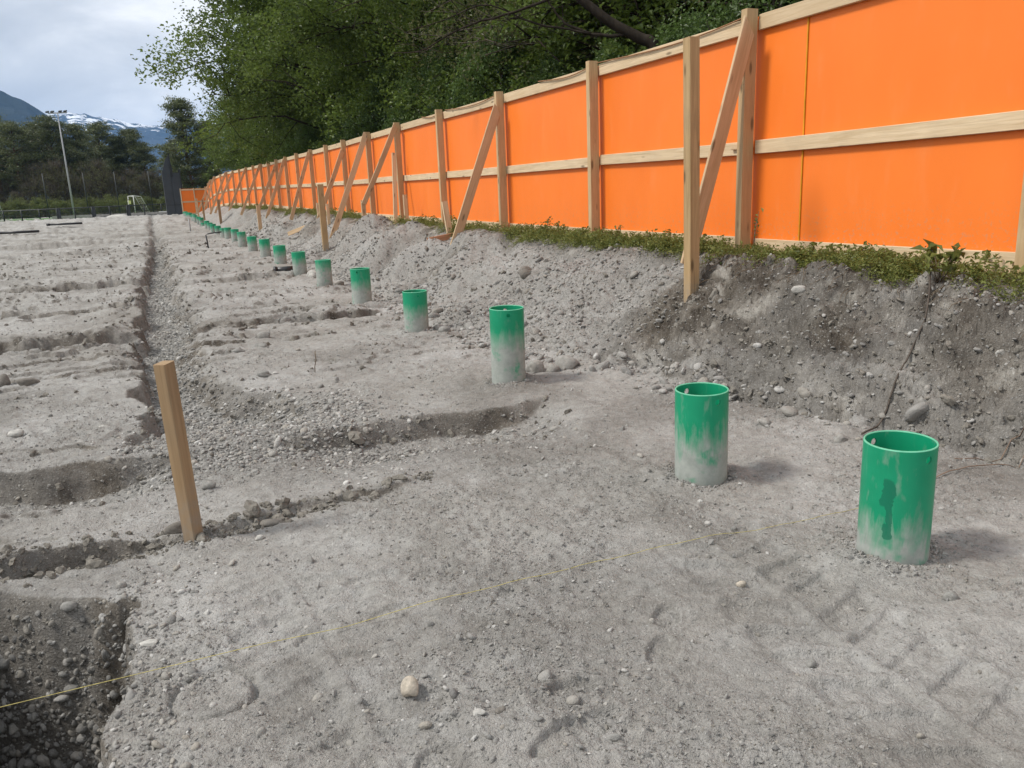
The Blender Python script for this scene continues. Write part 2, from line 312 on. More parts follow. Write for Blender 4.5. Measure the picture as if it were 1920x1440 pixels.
def mat_pipe(name, line, top_clean=1.0, smear=False, streak=.52):
    """green plastic, with dried silt that covers the lower part; 'line' is the height of the dust edge above the pipe foot"""
    m, T, out = new_mat(name); o = T.node('ShaderNodeTexCoord').outputs['Object']; co = objco(T)
    z = T.node('ShaderNodeSeparateXYZ', {0: o}).outputs[2]
    g = T.mix(T.mr(T.noise(co, 5., 3, .6), .3, .7), (.004, .25, .122), (.008, .295, .150))
    g = T.mix(T.mr(T.noise(T.scaled(co, (30., 30., 4.)), 1., 3, .7), .6, .75, 0, .25), g, (.16, .42, .29))
    nz = T.noise(T.scaled(co, (11., 11., 2.2)), 1., 5, .68, .8); nf = T.noise(T.scaled(co, (26., 26., 9.)), 1., 4, .7)
    edge = T.math('ADD', z, T.math('ADD', T.math('MULTIPLY', T.math('SUBTRACT', nz, .5), streak), T.math('MULTIPLY', T.math('SUBTRACT', nf, .5), .15)))
    d = T.mr(edge, line + .10, line - .085, 0., .95)
    patch = T.noise(T.scaled(co, (7., 7., 9.)), 1., 3, .6)
    rub = T.math('MULTIPLY', T.mr(patch, .56, .70, 0, .8), T.mr(nf, .4, .6, .2, 1))
    d = T.math('MULTIPLY', d, T.math('SUBTRACT', 1., rub))
    spots = T.math('MULTIPLY', T.mr(T.noise(T.scaled(co, (14., 14., 5.)), 1., 4, .6), .60, .72, 0, .42), top_clean)
    d = T.math('MAXIMUM', d, spots)
    dustc = T.mix(T.mr(T.noise(co, 18., 3, .6), .3, .7), (.29, .305, .285), (.39, .40, .38))
    c = T.mix(d, g, dustc)
    if smear:  # wet streak on the side turned to the viewer
        xy = T.node('ShaderNodeSeparateXYZ', {0: o}); an = T.math('ARCTAN2', xy.outputs[0], T.math('MULTIPLY', xy.outputs[1], -1.0))
        an = T.math('ADD', an, T.math('MULTIPLY', T.math('SUBTRACT', T.noise(co, 9., 4, .65), .5), .55))
        def blob(a0, z0, ra, rz):
            return T.math('ADD', T.math('POWER', T.math('DIVIDE', T.math('SUBTRACT', an, a0), ra), 4.), T.math('POWER', T.math('DIVIDE', T.math('SUBTRACT', z, z0), rz), 4.))
        q = T.math('MINIMUM', T.math('MINIMUM', blob(-.70, .32, .18, .06), blob(-.60, .235, .085, .075)), blob(-.66, .155, .14, .035))
        c = T.mix(T.mr(T.math('ADD', q, T.math('MULTIPLY', T.math('SUBTRACT', T.noise(co, 30., 3, .6), .5), .8)), 1.2, .7, 0, .8), c, (.004, .14, .08))
    principled(T, out, c, T.mr(d, 0, 1, .42, .9), T.mr(d, 0, 1, .42, .15), nf, .08, .004); return m
def mat_plain(name, col, rough=.6, spec=.3, var=.2, scale=6., metallic=0.):
    m, T, out = new_mat(name); co = objco(T); n = T.noise(co, scale, 4, .6)
    c = T.mix(T.mr(n, .3, .7), tuple(v * (1 - var) for v in col), tuple(min(1, v * (1 + var)) for v in col))
    principled(T, out, c, rough, spec, n, .15, .01, Metallic=metallic); return m
def mat_leaf(name, dark, light, trans=.35):
    m, T, out = new_mat(name); a = T.node('ShaderNodeAttribute', attribute_name='var').outputs['Fac']
    r = T.node('ShaderNodeObjectInfo').outputs['Random']; co = T.node('ShaderNodeTexCoord').outputs['Object']
    n = T.noise(co, .55, 3, .6)
    f = T.math('ADD', T.math('MULTIPLY', a, .62), T.math('MULTIPLY', T.mr(n, .3, .7), .38))
    c = T.mix(f, dark, light); c = T.mix(T.mr(r, 0, 1, 0, .3), c, tuple(v * .7 for v in dark))
    p = T.node('ShaderNodeBsdfPrincipled', {'Base Color': c, 'Roughness': .42, 'Specular IOR Level': .3})
    t = T.node('ShaderNodeBsdfTranslucent', {'Color': T.mix(.4, c, light)})
    mx = T.node('ShaderNodeMixShader', {0: trans, 1: p.outputs[0], 2: t.outputs[0]}); T.l.new(mx.outputs[0], out.inputs[0]); return m
def mat_bark(name, a, b):
    m, T, out = new_mat(name); co = objco(T); n = T.noise(T.scaled(co, (9., 9., 2.)), 1., 5, .7)
    principled(T, out, T.mix(T.mr(n, .3, .7), a, b), .95, .1, n, .6, .03); return m
def mat_mountain(name, rock_lo, rock_hi, snow_line=None):
    m, T, out = new_mat(name); ge = T.node('ShaderNodeNewGeometry'); pos = ge.outputs['Position']
    n = T.noise(pos, .012, 6, .65); c = T.mix(T.mr(n, .35, .65), rock_lo, rock_hi)
    if snow_line:
        z = T.node('ShaderNodeSeparateXYZ', {0: pos}).outputs[2]
        st = T.noise(T.scaled(pos, (.020, .020, .0035)), 1., 6, .62, .6); big = T.noise(pos, .0028, 3, .5)
        e = T.math('ADD', T.math('MULTIPLY', T.math('SUBTRACT', z, snow_line), .0032), T.math('ADD', T.math('MULTIPLY', T.math('SUBTRACT', st, .5), 3.4), T.math('MULTIPLY', T.math('SUBTRACT', big, .5), 1.2)))
        c = T.mix(T.mr(e, .06, .24), c, (.80, .82, .85))
    principled(T, out, c, .95, .05); return m
M = dict(ground=mat_ground(), pebble=mat_pebble('pebble', .16, .52), crumb=mat_pebble('earth_crumb', .2, .42), clod=mat_stone('dark_earth_clod', (.21, .195, .17), .4), cobble=mat_pebble('bank_rubble', .18, .42), shadepeb=mat_pebble('shaded_pit_pebble', .10, .36),  # pit pebbles: darker copy of the pebble colour, pit shade painted in
    orange=mat_orange(), rail=mat_wood('pale_spruce', (.56, .415, .25), (.73, .58, .395), .12), post=mat_wood('spruce_post', (.45, .31, .165), (.60, .44, .26), .18),
    brace=mat_wood('brace_board', (.50, .35, .205), (.65, .48, .31), .22), stake=mat_wood('weathered_stake', (.29, .192, .105), (.42, .292, .17), .35, .22),
    tan=mat_wood('old_post', (.35, .235, .115), (.50, .35, .19), .3, .2), red=mat_wood('reddish_offcut', (.36, .17, .09), (.47, .24, .14), .2),
    rim=mat_plain('lit_scuffed_green_edge', (.14, .46, .30), .5, .3, .15, 20.), seam=mat_plain('yellow_panel_edge', (.62, .30, .02), .6, .2),  # rim green paler: light caught by the cut edge painted in, with scuffing
    black=mat_plain('black_plastic', (.018, .018, .02), .38, .5), dark=mat_plain('dark_metal', (.022, .026, .028), .5, .4), slate=mat_plain('slate_cladding', (.045, .052, .060), .55, .35, .12, 2.),
    galv=mat_plain('galvanised_steel', (.34, .35, .36), .5, .4, .12), white=mat_plain('white_paint', (.78, .78, .76), .45, .4, .06), offwhite=mat_plain('dull_white_paint', (.6, .6, .58), .5, .3, .1), conc=mat_plain('pale_concrete', (.40, .39, .37), .9, .15, .15, 3.),
    grass=mat_plain('pitch_grass', (.10, .21, .06), .95, .1, .25, .5), floor=mat_plain('wood_floor_earth', (.055, .052, .03), .98, .05, .35, .8), string=mat_plain('yellow_string', (.52, .45, .17), .8, .1, .3, 60.),
    cable=mat_plain('grey_brown_cable', (.085, .07, .058), .7, .2, .3, 15.), rust=mat_plain('rusty_wire', (.22, .155, .115), .85, .1, .3, 20.), twig=mat_plain('dry_twig', (.15, .115, .08), .9, .1, .35, 20.), strap=mat_plain('brown_strip', (.30, .16, .085), .8, .15, .25, 9.),
    leafA=mat_leaf('tree_leaf', (.014, .030, .006), (.215, .30, .06)), leafB=mat_leaf('ivy_leaf', (.012, .028, .008), (.165, .26, .065)), leafC=mat_leaf('olive_leaf', (.045, .052, .018), (.20, .205, .085)),
    leafG=mat_leaf('weed_leaf', (.06, .09, .02), (.33, .36, .11)), needle=mat_leaf('pine_needle', (.034, .05, .022), (.21, .235, .10), .2), leafY=mat_leaf('young_thicket', (.09, .11, .035), (.22, .25, .09)),
    bark=mat_bark('dark_bark', (.018, .015, .012), (.055, .045, .036)), barkP=mat_bark('pine_bark', (.07, .045, .03), (.17, .105, .07)), barkT=mat_bark('grey_brown_twigs', (.05, .043, .034), (.14, .12, .095)),
    mtA=mat_mountain('forested_slope', (.012, .020, .022), (.03, .04, .038)), mtB=mat_mountain('snowy_ridge', (.018, .03, .04), (.05, .065, .08), 395.))
# ------------------------------------------------------------------ mesh helpers
def mesh_np(name, V, F, mat=None, smooth=False, attr=None):
    V = np.asarray(V, np.float32); F = np.asarray(F, np.int32); k = F.shape[1]
    me = bpy.data.meshes.new(name); me.vertices.add(len(V)); me.vertices.foreach_set('co', V.ravel())
    me.loops.add(F.size); me.loops.foreach_set('vertex_index', F.ravel())
    me.polygons.add(len(F)); me.polygons.foreach_set('loop_start', np.arange(0, F.size, k, dtype=np.int32)); me.polygons.foreach_set('loop_total', np.full(len(F), k, np.int32))
    me.polygons.foreach_set('use_smooth', np.full(len(F), smooth))
    if attr is not None:
        a = me.attributes.new('var', 'FLOAT', 'FACE'); a.data.foreach_set('value', np.asarray(attr, np.float32))
    if mat: me.materials.append(mat)
    me.update(calc_edges=True); return me
def put(name, me, parent=None, label=None, cat=None, group=None, kind=None, loc=None, rot=None, scale=None):
    o = bpy.data.objects.new(name, me); COL.objects.link(o)
    if parent: o.parent = parent
    if loc is not None: o.location = loc
    if rot is not None: o.rotation_euler = rot
    if scale is not None: o.scale = scale
    for k, v in (('label', label), ('category', cat), ('group', group), ('kind', kind)):
        if v: o[k] = v
    return o
def empty(name, loc, label, cat, group=None, rot=None):
    o = put(name, None, None, label, cat, group, None, loc, rot); o.empty_display_size = .2; return o
def merge(parts):
    Vs, Fs, n = [], [], 0
    for V, F in parts: Vs.append(V); Fs.append(np.asarray(F) + n); n += len(V)
    return np.concatenate(Vs), np.concatenate(Fs)
def tube(P, R, sides=6):
    P = np.asarray(P, float); n = len(P); R = np.broadcast_to(np.asarray(R, float), (n,))
    T = np.gradient(P, axis=0); T /= np.linalg.norm(T, axis=1, keepdims=True) + 1e-9
    ref = np.where(np.abs(T[:, 2:3]) > .9, np.array([[1., 0, 0]]), np.array([[0, 0, 1.]]))
    A = np.cross(T, ref); A /= np.linalg.norm(A, axis=1, keepdims=True) + 1e-9; B = np.cross(T, A)
    a = np.linspace(0, 2 * np.pi, sides, endpoint=False)
    V = (P[:, None] + R[:, None, None] * (np.cos(a)[None, :, None] * A[:, None] + np.sin(a)[None, :, None] * B[:, None])).reshape(-1, 3)
    i = np.arange(n - 1)[:, None] * sides; j = np.arange(sides)[None]; j2 = (j + 1) % sides
    F = np.stack([i + j, i + j2, i + sides + j2, i + sides + j], -1).reshape(-1, 4)
    c0, c1 = len(V), len(V) + 1
    V = np.concatenate([V, P[:1], P[-1:]])
    cap = [(c0, j2_, j_, c0) for j_, j2_ in zip(range(sides), [*range(1, sides), 0])]
    e = (n - 1) * sides
    cap2 = [(c1, e + j_, e + j2_, c1) for j_, j2_ in zip(range(sides), [*range(1, sides), 0])]
    # caps as degenerate-free quads: merge two triangles at a time
    quads = []
    for base, ce, rev in ((0, c0, True), (e, c1, False)):
        for q in range(0, sides - 1, 2):
            a_, b_, d_ = base + q, base + q + 1, base + (q + 2) % sides
            quads.append((ce, d_, b_, a_) if rev else (ce, a_, b_, d_))
    return V, np.concatenate([F, np.array(quads)])
def box_np(x0, x1, y0, y1, z0, z1):
    V = np.array([(x, y, z) for z in (z0, z1) for y in (y0, y1) for x in (x0, x1)], float)
    return V, np.array([(0, 2, 3, 1), (4, 5, 7, 6), (0, 1, 5, 4), (2, 6, 7, 3), (0, 4, 6, 2), (1, 3, 7, 5)])
def beam_mesh(name, w, d, L, mat, c=.004, warp=0., seed=0, cut0=0., cut1=0.):
    """a sawn timber: length along local z, chamfered edges, slight bow"""
    pr = np.array([(-w / 2 + c, -d / 2), (w / 2 - c, -d / 2), (w / 2, -d / 2 + c), (w / 2, d / 2 - c), (w / 2 - c, d / 2), (-w / 2 + c, d / 2), (-w / 2, d / 2 - c), (-w / 2, -d / 2 + c)])
    rg = random.Random(seed); n = 5 if warp else 2; V = []
    ax, ay = rg.uniform(-1, 1) * warp, rg.uniform(-1, 1) * warp
    for i in range(n):
        f = i / (n - 1); b = 4 * f * (1 - f)
        for (x, y) in pr:
            zz = L * f + (x * cut0 if i == 0 else x * cut1 if i == n - 1 else 0)
            V.append((x + ax * b, y + ay * b, zz))
    F = [(i * 8 + j, i * 8 + (j + 1) % 8, i * 8 + 8 + (j + 1) % 8, i * 8 + 8 + j) for i in range(n - 1) for j in range(8)]
    me = bpy.data.meshes.new(name); e = (n - 1) * 8
    me.from_pydata(V, [], F + [tuple(range(7, -1, -1)), tuple(range(e, e + 8))]); me.materials.append(mat); me.update(); return me
def beam(name, p0, p1, w, d, mat, parent=None, face=(0, 0, 1), warp=0., seed=0, cut0=0., cut1=0., **kw):
    """timber from p0 to p1; local x (width w) lies along 'face' as nearly as it can"""
    p0, p1 = Vector(p0), Vector(p1); z = (p1 - p0); L = z.length; z.normalize()
    x = Vector(face); x = (x - z * x.dot(z)).normalized(); y = z.cross(x)
    o = put(name, beam_mesh(name, w, d, L, mat, min(.004, w * .12, d * .12), warp, seed, cut0, cut1), parent, **kw)
    mt = Matrix(((x.x, y.x, z.x, p0.x), (x.y, y.y, z.y, p0.y), (x.z, y.z, z.z, p0.z), (0, 0, 0, 1)))
    o.matrix_world = mt if not parent else (Matrix.Translation(parent.location) @ parent.rotation_euler.to_matrix().to_4x4()).inverted() @ mt
    if parent: o.matrix_parent_inverse = Matrix()
    return o
def Z(x, y):
    return float(terrain(np.array([x]), np.array([y]))[0][0])
def ST(s, t, dz=0.):
    x, y = to_xy(s, t); return Vector((x, y, Z(x, y) + dz))
def st3(s, t, z):
    x, y = to_xy(s, t); return Vector((x, y, z))
DIRS, DIRT = Vector((DVX, DVY, 0)), Vector((NVX, NVY, 0))
# ------------------------------------------------------------------ ground
def build_ground():
    ys = np.concatenate([np.geomspace(.85, 12., 840), np.geomspace(12., 118., 330)[1:]]); a = np.linspace(-.90, .86, 750)
    Y, A = np.meshgrid(ys, a, indexing='ij'); X = (Y + .9) * A     # rows widen with distance and reach well past both sides of the view
    x, y = X.ravel(), Y.ravel()
    z, m = terrain(x, y)
    nr, nc = Y.shape; i = (np.arange(nr - 1)[:, None] * nc + np.arange(nc - 1)[None]).ravel()
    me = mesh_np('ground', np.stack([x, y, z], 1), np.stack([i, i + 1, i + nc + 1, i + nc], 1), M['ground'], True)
    s, t, u = m['s'], m['t'], m['u']
    soil = np.clip(m['steep'] * sst(.12, .5, u) + sst(.80, .97, u) * .9 + sum(.8 * np.exp(-(((s - a_) / b_) ** 2 + ((t - c_) / d_) ** 2)) for a_, b_, c_, d_ in ((8.75, .45, 1.5, .55), (13.2, .5, 1.9, .3), (16.6, .7, 1.7, .4), (20.5, .8, 1.6, .4), (25., 1., 1.7, .4), (31., 1.2, 1.7, .4), (38., 1.5, 1.6, .4))) + .8 * np.exp(-(((s - 2.5) / .45) ** 2 + ((t - 1.7) / .45) ** 2)), 0, 1)  # brown topsoil spots also paint the shade of the hollows in the bank
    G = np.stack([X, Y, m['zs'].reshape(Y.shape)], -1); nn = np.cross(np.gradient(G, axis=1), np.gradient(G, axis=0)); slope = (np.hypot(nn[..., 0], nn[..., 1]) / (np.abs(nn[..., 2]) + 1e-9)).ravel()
    cut = sst(.35, .85, slope) * np.where(s < 26, 1., .6) * (.55 + .45 * sst(-.3, .3, fbm(x * 3.1, y * 3.1, 209, 3)))     # steep faces darkened by slope: moist soil under the crust plus painted shade
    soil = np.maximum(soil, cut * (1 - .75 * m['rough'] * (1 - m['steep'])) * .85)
    soil = np.clip(soil * (.95 + .6 * fbm(x * 2.2, y * 2.2, 201, 3)), 0, 1)
    gravel = np.clip(m['trench'] * (1 - cut) + .7 * m['cross'] + .55 * m['rough'] * (1 - m['steep']) + .8 * m['pit'] + fan_mask(s, t), 0, 1)
    damp_shade = np.clip(.55 * sst(.1, .5, fbm(s * .9, t * .9, 205, 4)) * sst(-.1, .2, u + .05) * m['steep'] + .7 * m['pit'], 0, 1)  # bank: damp patches; pit: damp earth plus shade painted into the colour
    col = np.stack([soil, gravel, damp_shade, np.ones_like(soil)], 1).astype(np.float32)
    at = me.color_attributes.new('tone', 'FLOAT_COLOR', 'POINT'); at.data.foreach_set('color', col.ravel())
    return put('ground', me, kind='structure', label='grey silty building ground with trenches and a raised bank')
def fan_mask(s, t):
    """loose gravel spilled where the trenches meet"""
    return np.exp(-(((s - 2.1) / .95) ** 2 + ((t + 2.1) / .75) ** 2) ** 1.5) * 1.1 + .9 * sst(-2.4, -1.8, t) * (1 - sst(-.5, .1, t)) * np.exp(-((s - 1.28 - .1 * t) / .28) ** 2)
build_ground()
# land outside the building ground, down to the horizon
def sheet(name, pts, mat, kind='structure', label=None):
    me = bpy.data.meshes.new(name); me.from_pydata(pts, [], [tuple(range(len(pts)))]); me.materials.append(mat); return put(name, me, kind=kind, label=label)
sheet('terrain', [(-6000, -200, -.75), (6000, -200, -.75), (6000, 7000, -.75), (-6000, 7000, -.75)], M['floor'], label='dark earth land around the site')
_p = [st3(88.5, -70, .45), st3(88.5, -.6, .45), st3(112, -.6, .47), st3(112, -70, .47)]
sheet('sports_pitch', [tuple(v) for v in _p], M['grass'], label='strip of green football pitch beyond the railing')
_wf = [st3(-6, 2.95, .83), st3(-6, 60, 1.0), st3(170, 60, 1.0), st3(170, -95, .6), st3(113, -95, .6), st3(113, 2.95, .8), st3(60, 2.95, .95)]
sheet('woodland_floor', [tuple(v) for v in _wf], M['floor'], label='dark earth floor of the wood')
# ------------------------------------------------------------------ loose stones (scattered)
def ico(sub, rng, sq=(1, 1, 1), bump=.16):
    import bmesh
    b = bmesh.new(); bmesh.ops.create_icosphere(b, subdivisions=sub, radius=1.0); V = np.array([v.co[:] for v in b.verts]); F = np.array([[v.index for v in f.verts] for f in b.faces]); b.free()
    d = np.zeros(len(V))
    for k in range(7):
        ax = rng.normal(size=3); ax /= np.linalg.norm(ax); d += bump * rng.uniform(.4, 1) * np.cos(V @ ax * rng.uniform(1.5, 3.6) + rng.uniform(0, 6)) / 1.8
    for k in range(5):   # flattened faces
        ax = rng.normal(size=3); ax /= np.linalg.norm(ax); c = V @ ax; d -= np.clip(c - rng.uniform(.62, .85), 0, 1) * .8
    return V * (1 + d)[:, None] * np.array(sq), F
def hidden_variants(name, mat, n, sub, seed, bump=.16):
    c = bpy.data.collections.new(name); rng = np.random.default_rng(seed)
    for k in range(n):
        V, F = ico(sub, rng, (1, rng.uniform(.65, .95), rng.uniform(.42, .7)), bump)
        if bump > .28: V = V + rng.normal(0, .10 if sub == 2 else .16, V.shape)
        c.objects.link(bpy.data.objects.new(name, mesh_np(name, V, F, mat, bump <= .28)))
    return c
def scatter(name, x, y, z, scale, coll, label, cat, rng, tilt=.5, nvar=6, flat=None):
    n = len(x); me = bpy.data.meshes.new(name); me.vertices.add(n); me.vertices.foreach_set('co', np.stack([x, y, z], 1).astype(np.float32).ravel())
    rot = np.stack([rng.normal(0, tilt, n), rng.normal(0, tilt, n), rng.uniform(0, 6.28, n)], 1)
    a = me.attributes.new('rot', 'FLOAT_VECTOR', 'POINT'); a.data.foreach_set('vector', rot.astype(np.float32).ravel())
    sc = np.asarray(scale); sc = np.repeat(sc[:, None], 3, 1) if sc.ndim == 1 else sc
    a = me.attributes.new('scl', 'FLOAT_VECTOR', 'POINT'); a.data.foreach_set('vector', sc.astype(np.float32).ravel())
    a = me.attributes.new('pick', 'INT', 'POINT'); a.data.foreach_set('value', rng.integers(0, nvar, n).astype(np.int32))
    o = put(name, me, None, label, cat, None, 'stuff')
    g = bpy.data.node_groups.new(name, 'GeometryNodeTree'); g.interface.new_socket('Geometry', in_out='INPUT', socket_type='NodeSocketGeometry'); g.interface.new_socket('Geometry', in_out='OUTPUT', socket_type='NodeSocketGeometry')
    N, L = g.nodes, g.links; i = N.new('NodeGroupInput'); ou = N.new('NodeGroupOutput'); ip = N.new('GeometryNodeInstanceOnPoints')
    ci = N.new('GeometryNodeCollectionInfo'); ci.inputs['Collection'].default_value = coll; ci.inputs['Separate Children'].default_value = True; ci.inputs['Reset Children'].default_value = True
    def named(nm, ty):
        q = N.new('GeometryNodeInputNamedAttribute'); q.data_type = ty; q.inputs['Name'].default_value = nm; return q.outputs['Attribute']
    L.new(i.outputs[0], ip.inputs['Points']); L.new(ci.outputs[0], ip.inputs['Instance']); ip.inputs['Pick Instance'].default_value = True
    L.new(named('pick', 'INT'), ip.inputs['Instance Index']); e2r = N.new('FunctionNodeEulerToRotation'); L.new(named('rot', 'FLOAT_VECTOR'), e2r.inputs[0]); L.new(e2r.outputs[0], ip.inputs['Rotation'])
    L.new(named('scl', 'FLOAT_VECTOR'), ip.inputs['Scale']); L.new(ip.outputs[0], ou.inputs[0])
    md = o.modifiers.new('scatter', 'NODES'); md.node_group = g
    return o
PEB = hidden_variants('pebble_shape', M['pebble'], 6, 2, 11); CRB = hidden_variants('crumb_shape', M['crumb'], 6, 1, 12, .3); RUB = hidden_variants('rubble_shape', M['cobble'], 6, 2, 13, .24); SHD = hidden_variants('pit_pebble_shape', M['shadepeb'], 6, 2, 15); CLD = hidden_variants('clod_shape', M['clod'], 6, 2, 14, .34)
def sample(rng, n, slo, shi, tlo, thi, dens, geo=True):
    """random points over a strip, thinner with distance, kept with probability dens"""
    if geo: s = np.exp(rng.uniform(np.log(slo + 5.5), np.log(shi + 5.5), n)) - 5.5
    else: s = rng.uniform(slo, shi, n)
    t = rng.uniform(tlo, thi, n); x, y = to_xy(s, t); z, m = terrain(x, y)
    k = (rng.uniform(0, 1, n) < dens(s, t, m)) & (y > .7) & (np.abs(x / np.maximum(y + .9, .1)) < .84)
    return x[k], y[k], z[k], s[k], t[k]
def build_gravel():
    rg = np.random.default_rng(5)
    x, y, z, s, t = sample(rg, 64000, 1.5, 40, -3.05, -1.0, lambda s, t, m: np.clip(m['trench'] * 1.1 * (m['t'] < -1.6) + fan_mask(s, t), 0, 1) * .9)
    sc = np.exp(rg.normal(np.log(.0105), .45, len(x))) * (1 + .012 * np.clip(s, 0, 30)); sc = np.clip(sc, .005, .045)
    scatter('trench_gravel', x, y, z + sc * .12, sc, PEB, 'loose grey gravel filling the long trench beside the stake', 'gravel', rg)
    x, y, z, s, t = sample(rg, 30000, .3, 16, -7., .3, lambda s, t, m: np.clip(m['cross'] * .8 + .9 * fan_mask(s, t) * (m['t'] > -1.9), 0, 1))
    sc = np.clip(np.exp(rg.normal(np.log(.0092), .48, len(x))), .0035, .04)
    scatter('cross_trench_gravel', x, y, z + sc * .1, sc, PEB, 'grey pebbles lying in the shallow cross trench', 'gravel', rg)
    x, y, z, s, t = sample(rg, 95000, -1.8, 36, .05, 2.4, lambda s, t, m: np.clip(m['rough'] * (1 - .35 * m['steep']) * (.35 + .9 * sst(-.2, .5, fbm(s * 1.3, t * 1.3, 301, 3))) + .25 * np.exp(-((m['t'] - m['t0']) / .22) ** 2) * (s > 1), 0, 1) * .8)
    _a, _b = bank_edges(s); _u = np.clip((t - _a) / (_b - _a), 0, 1); sc = np.clip(np.exp(rg.normal(np.log(.0052), .66, len(x))), .0025, .05) * (1 + .02 * np.clip(s, 0, 30)) * (1 + 1.1 * (1 - _u) ** 2)
    scatter('bank_rubble', x, y, z + sc * .05, sc, RUB, 'grey rubble and gravel on the slope of the bank', 'rubble', rg)
    n = 80000; s = rg.uniform(-1.9, .75, n); t = rg.uniform(-5., -2.7, n); x, y = to_xy(s, t); z, m = terrain(x, y)
    k = (rg.uniform(0, 1, n) < np.clip(m['pit'] * 1.4, 0, 1)) & (y > .7); x, y, z = x[k], y[k], z[k]
    sc = np.clip(np.exp(rg.normal(np.log(.0092), .58, len(x))), .003, .036)
    scatter('pit_gravel', x, y, z + sc * .05, sc, SHD, 'gravel on the walls of the pit, coloured darker for the shade there', 'gravel', rg, .9)
    n = 60000; s = np.exp(rg.uniform(np.log(3.), np.log(34.), n)) - 4.; t = rg.uniform(-6.5, 2.4, n); x, y = to_xy(s, t); z, m = smooth_terrain(x, y)
    e_ = .03; gx, gy = (smooth_terrain(x + e_, y)[0] - z) / e_, (smooth_terrain(x, y + e_)[0] - z) / e_; sl = np.hypot(gx, gy)
    k = (rg.uniform(0, 1, n) < np.clip((sl - .22) * 1.1, 0, .6) * (1 - .5 * m['rough'] * (1 - m['steep']))) & (y > 1) & (m['pit'] < .3); x, y, s = x[k], y[k], s[k]; z = terrain(x, y)[0]
    sc = np.clip(np.exp(rg.normal(np.log(.0105), .55, len(x))), .004, .055) * (1 + .03 * np.clip(s, 0, 30))
    scatter('earth_clods', x, y, z + sc * .1, sc, CLD, 'dark clods of earth along the trench lips and the cut bank', 'soil', rg, .8)
    xs, ys_ = [], []
    for (px, py, pr_, q) in ((1.579, 3.109, .14, 420), (1.007, 4.107, .14, 340), (-.025, 6.427, .14, 200), (-1.072, 9.14, .14, 120), (-1.535, 3.545, .045, 160)):
        a = rg.uniform(0, 6.283, q); d = pr_ + .006 + np.abs(rg.normal(0, .055, q)); xs.append(px + d * np.cos(a)); ys_.append(py + d * np.sin(a))
    x, y = np.concatenate(xs), np.concatenate(ys_); z = terrain(x, y)[0]; sc = np.clip(np.exp(rg.normal(np.log(.0055), .5, len(x))), .002, .018)
    scatter('backfill_crumbs', x, y, z + sc * .25, sc, CRB, 'loose crumbs of backfilled earth round the pipe and stake feet', 'soil', rg, .9)
    n = 900; t = rg.uniform(-4.2, -1.35, n); s = np.interp(t, [-6, -2.6, -1.5, -1], [.42, .46, .62, .72]) + rg.normal(.03, .055, n); x, y = to_xy(s, t); z = terrain(x, y)[0]
    sc = np.clip(np.exp(rg.normal(np.log(.010), .6, n)), .004, .045); k = rg.uniform(0, 1, n) < .35 + .65 * (t < -1.9)
    scatter('groove_clods', x[k], y[k], (z + sc * .15)[k], sc[k], CLD, 'broken earth clods in the groove at the foot of the brown stake', 'soil', rg, .8)
    n = 26000; s = rg.uniform(-1.6, .35, n); t = rg.uniform(-3.0, -2.35, n); x, y = to_xy(s, t); z, m = terrain(x, y)
    k = (rg.uniform(0, 1, n) < np.exp(-((t + 2.84) / .17) ** 2) * np.clip(.35 + vnoise(s * 2.1, t * 2.1, 351), .1, 1) * (1 - sst(-.1, .35, s))) & (m['pit'] < .4) & (y > .7); x, y, z = x[k], y[k], z[k]
    sc = np.clip(np.exp(rg.normal(np.log(.0062), .5, len(x))), .0025, .024); scatter('rim_gravel', x, y, z + sc * .1, sc, PEB, 'fine pale gravel along the rim of the pit', 'gravel', rg)
    n = 190000; y = np.exp(rg.uniform(np.log(1.0), np.log(18.), n)); x = y * rg.uniform(-.9, .9, n); z, m = terrain(x, y)
    pt = sst(-.1, .5, fbm(x * 1.6, y * 1.6, 105, 3)); k = rg.uniform(0, 1, n) < (.08 + .75 * pt) * (m['pit'] < .2); x, y, z = x[k], y[k], z[k]
    sc = np.clip(np.exp(rg.normal(np.log(.0032), .45, len(x))), .0012, .014) * (1 + .10 * np.clip(y - 2, 0, 10))
    scatter('earth_crumbs', x, y, z + sc * .2, sc, CRB, 'crumbs of dry grey earth strewn over the trampled ground', 'soil', rg, .9)
    n = 26000; y = np.exp(rg.uniform(np.log(1.0), np.log(45.), n)); x = y * rg.uniform(-.9, .8, n); z, m = terrain(x, y)
    k = (rg.uniform(0, 1, n) < (.06 + .22 * sst(2.5, 6, y) + .5 * sst(.05, .5, fbm(x * .9, y * .9, 331, 3)))) & (m['pit'] < .2) & (m['u'] < .2); x, y, z = x[k], y[k], z[k]
    sc = np.clip(np.exp(rg.normal(np.log(.0055), .55, len(x))), .002, .03) * (1 + .08 * np.clip(y - 2, 0, 20))
    scatter('strewn_pebbles', x, y, z + sc * .15, sc, PEB, 'small pale pebbles strewn over the flat ground', 'gravel', rg)
build_gravel()
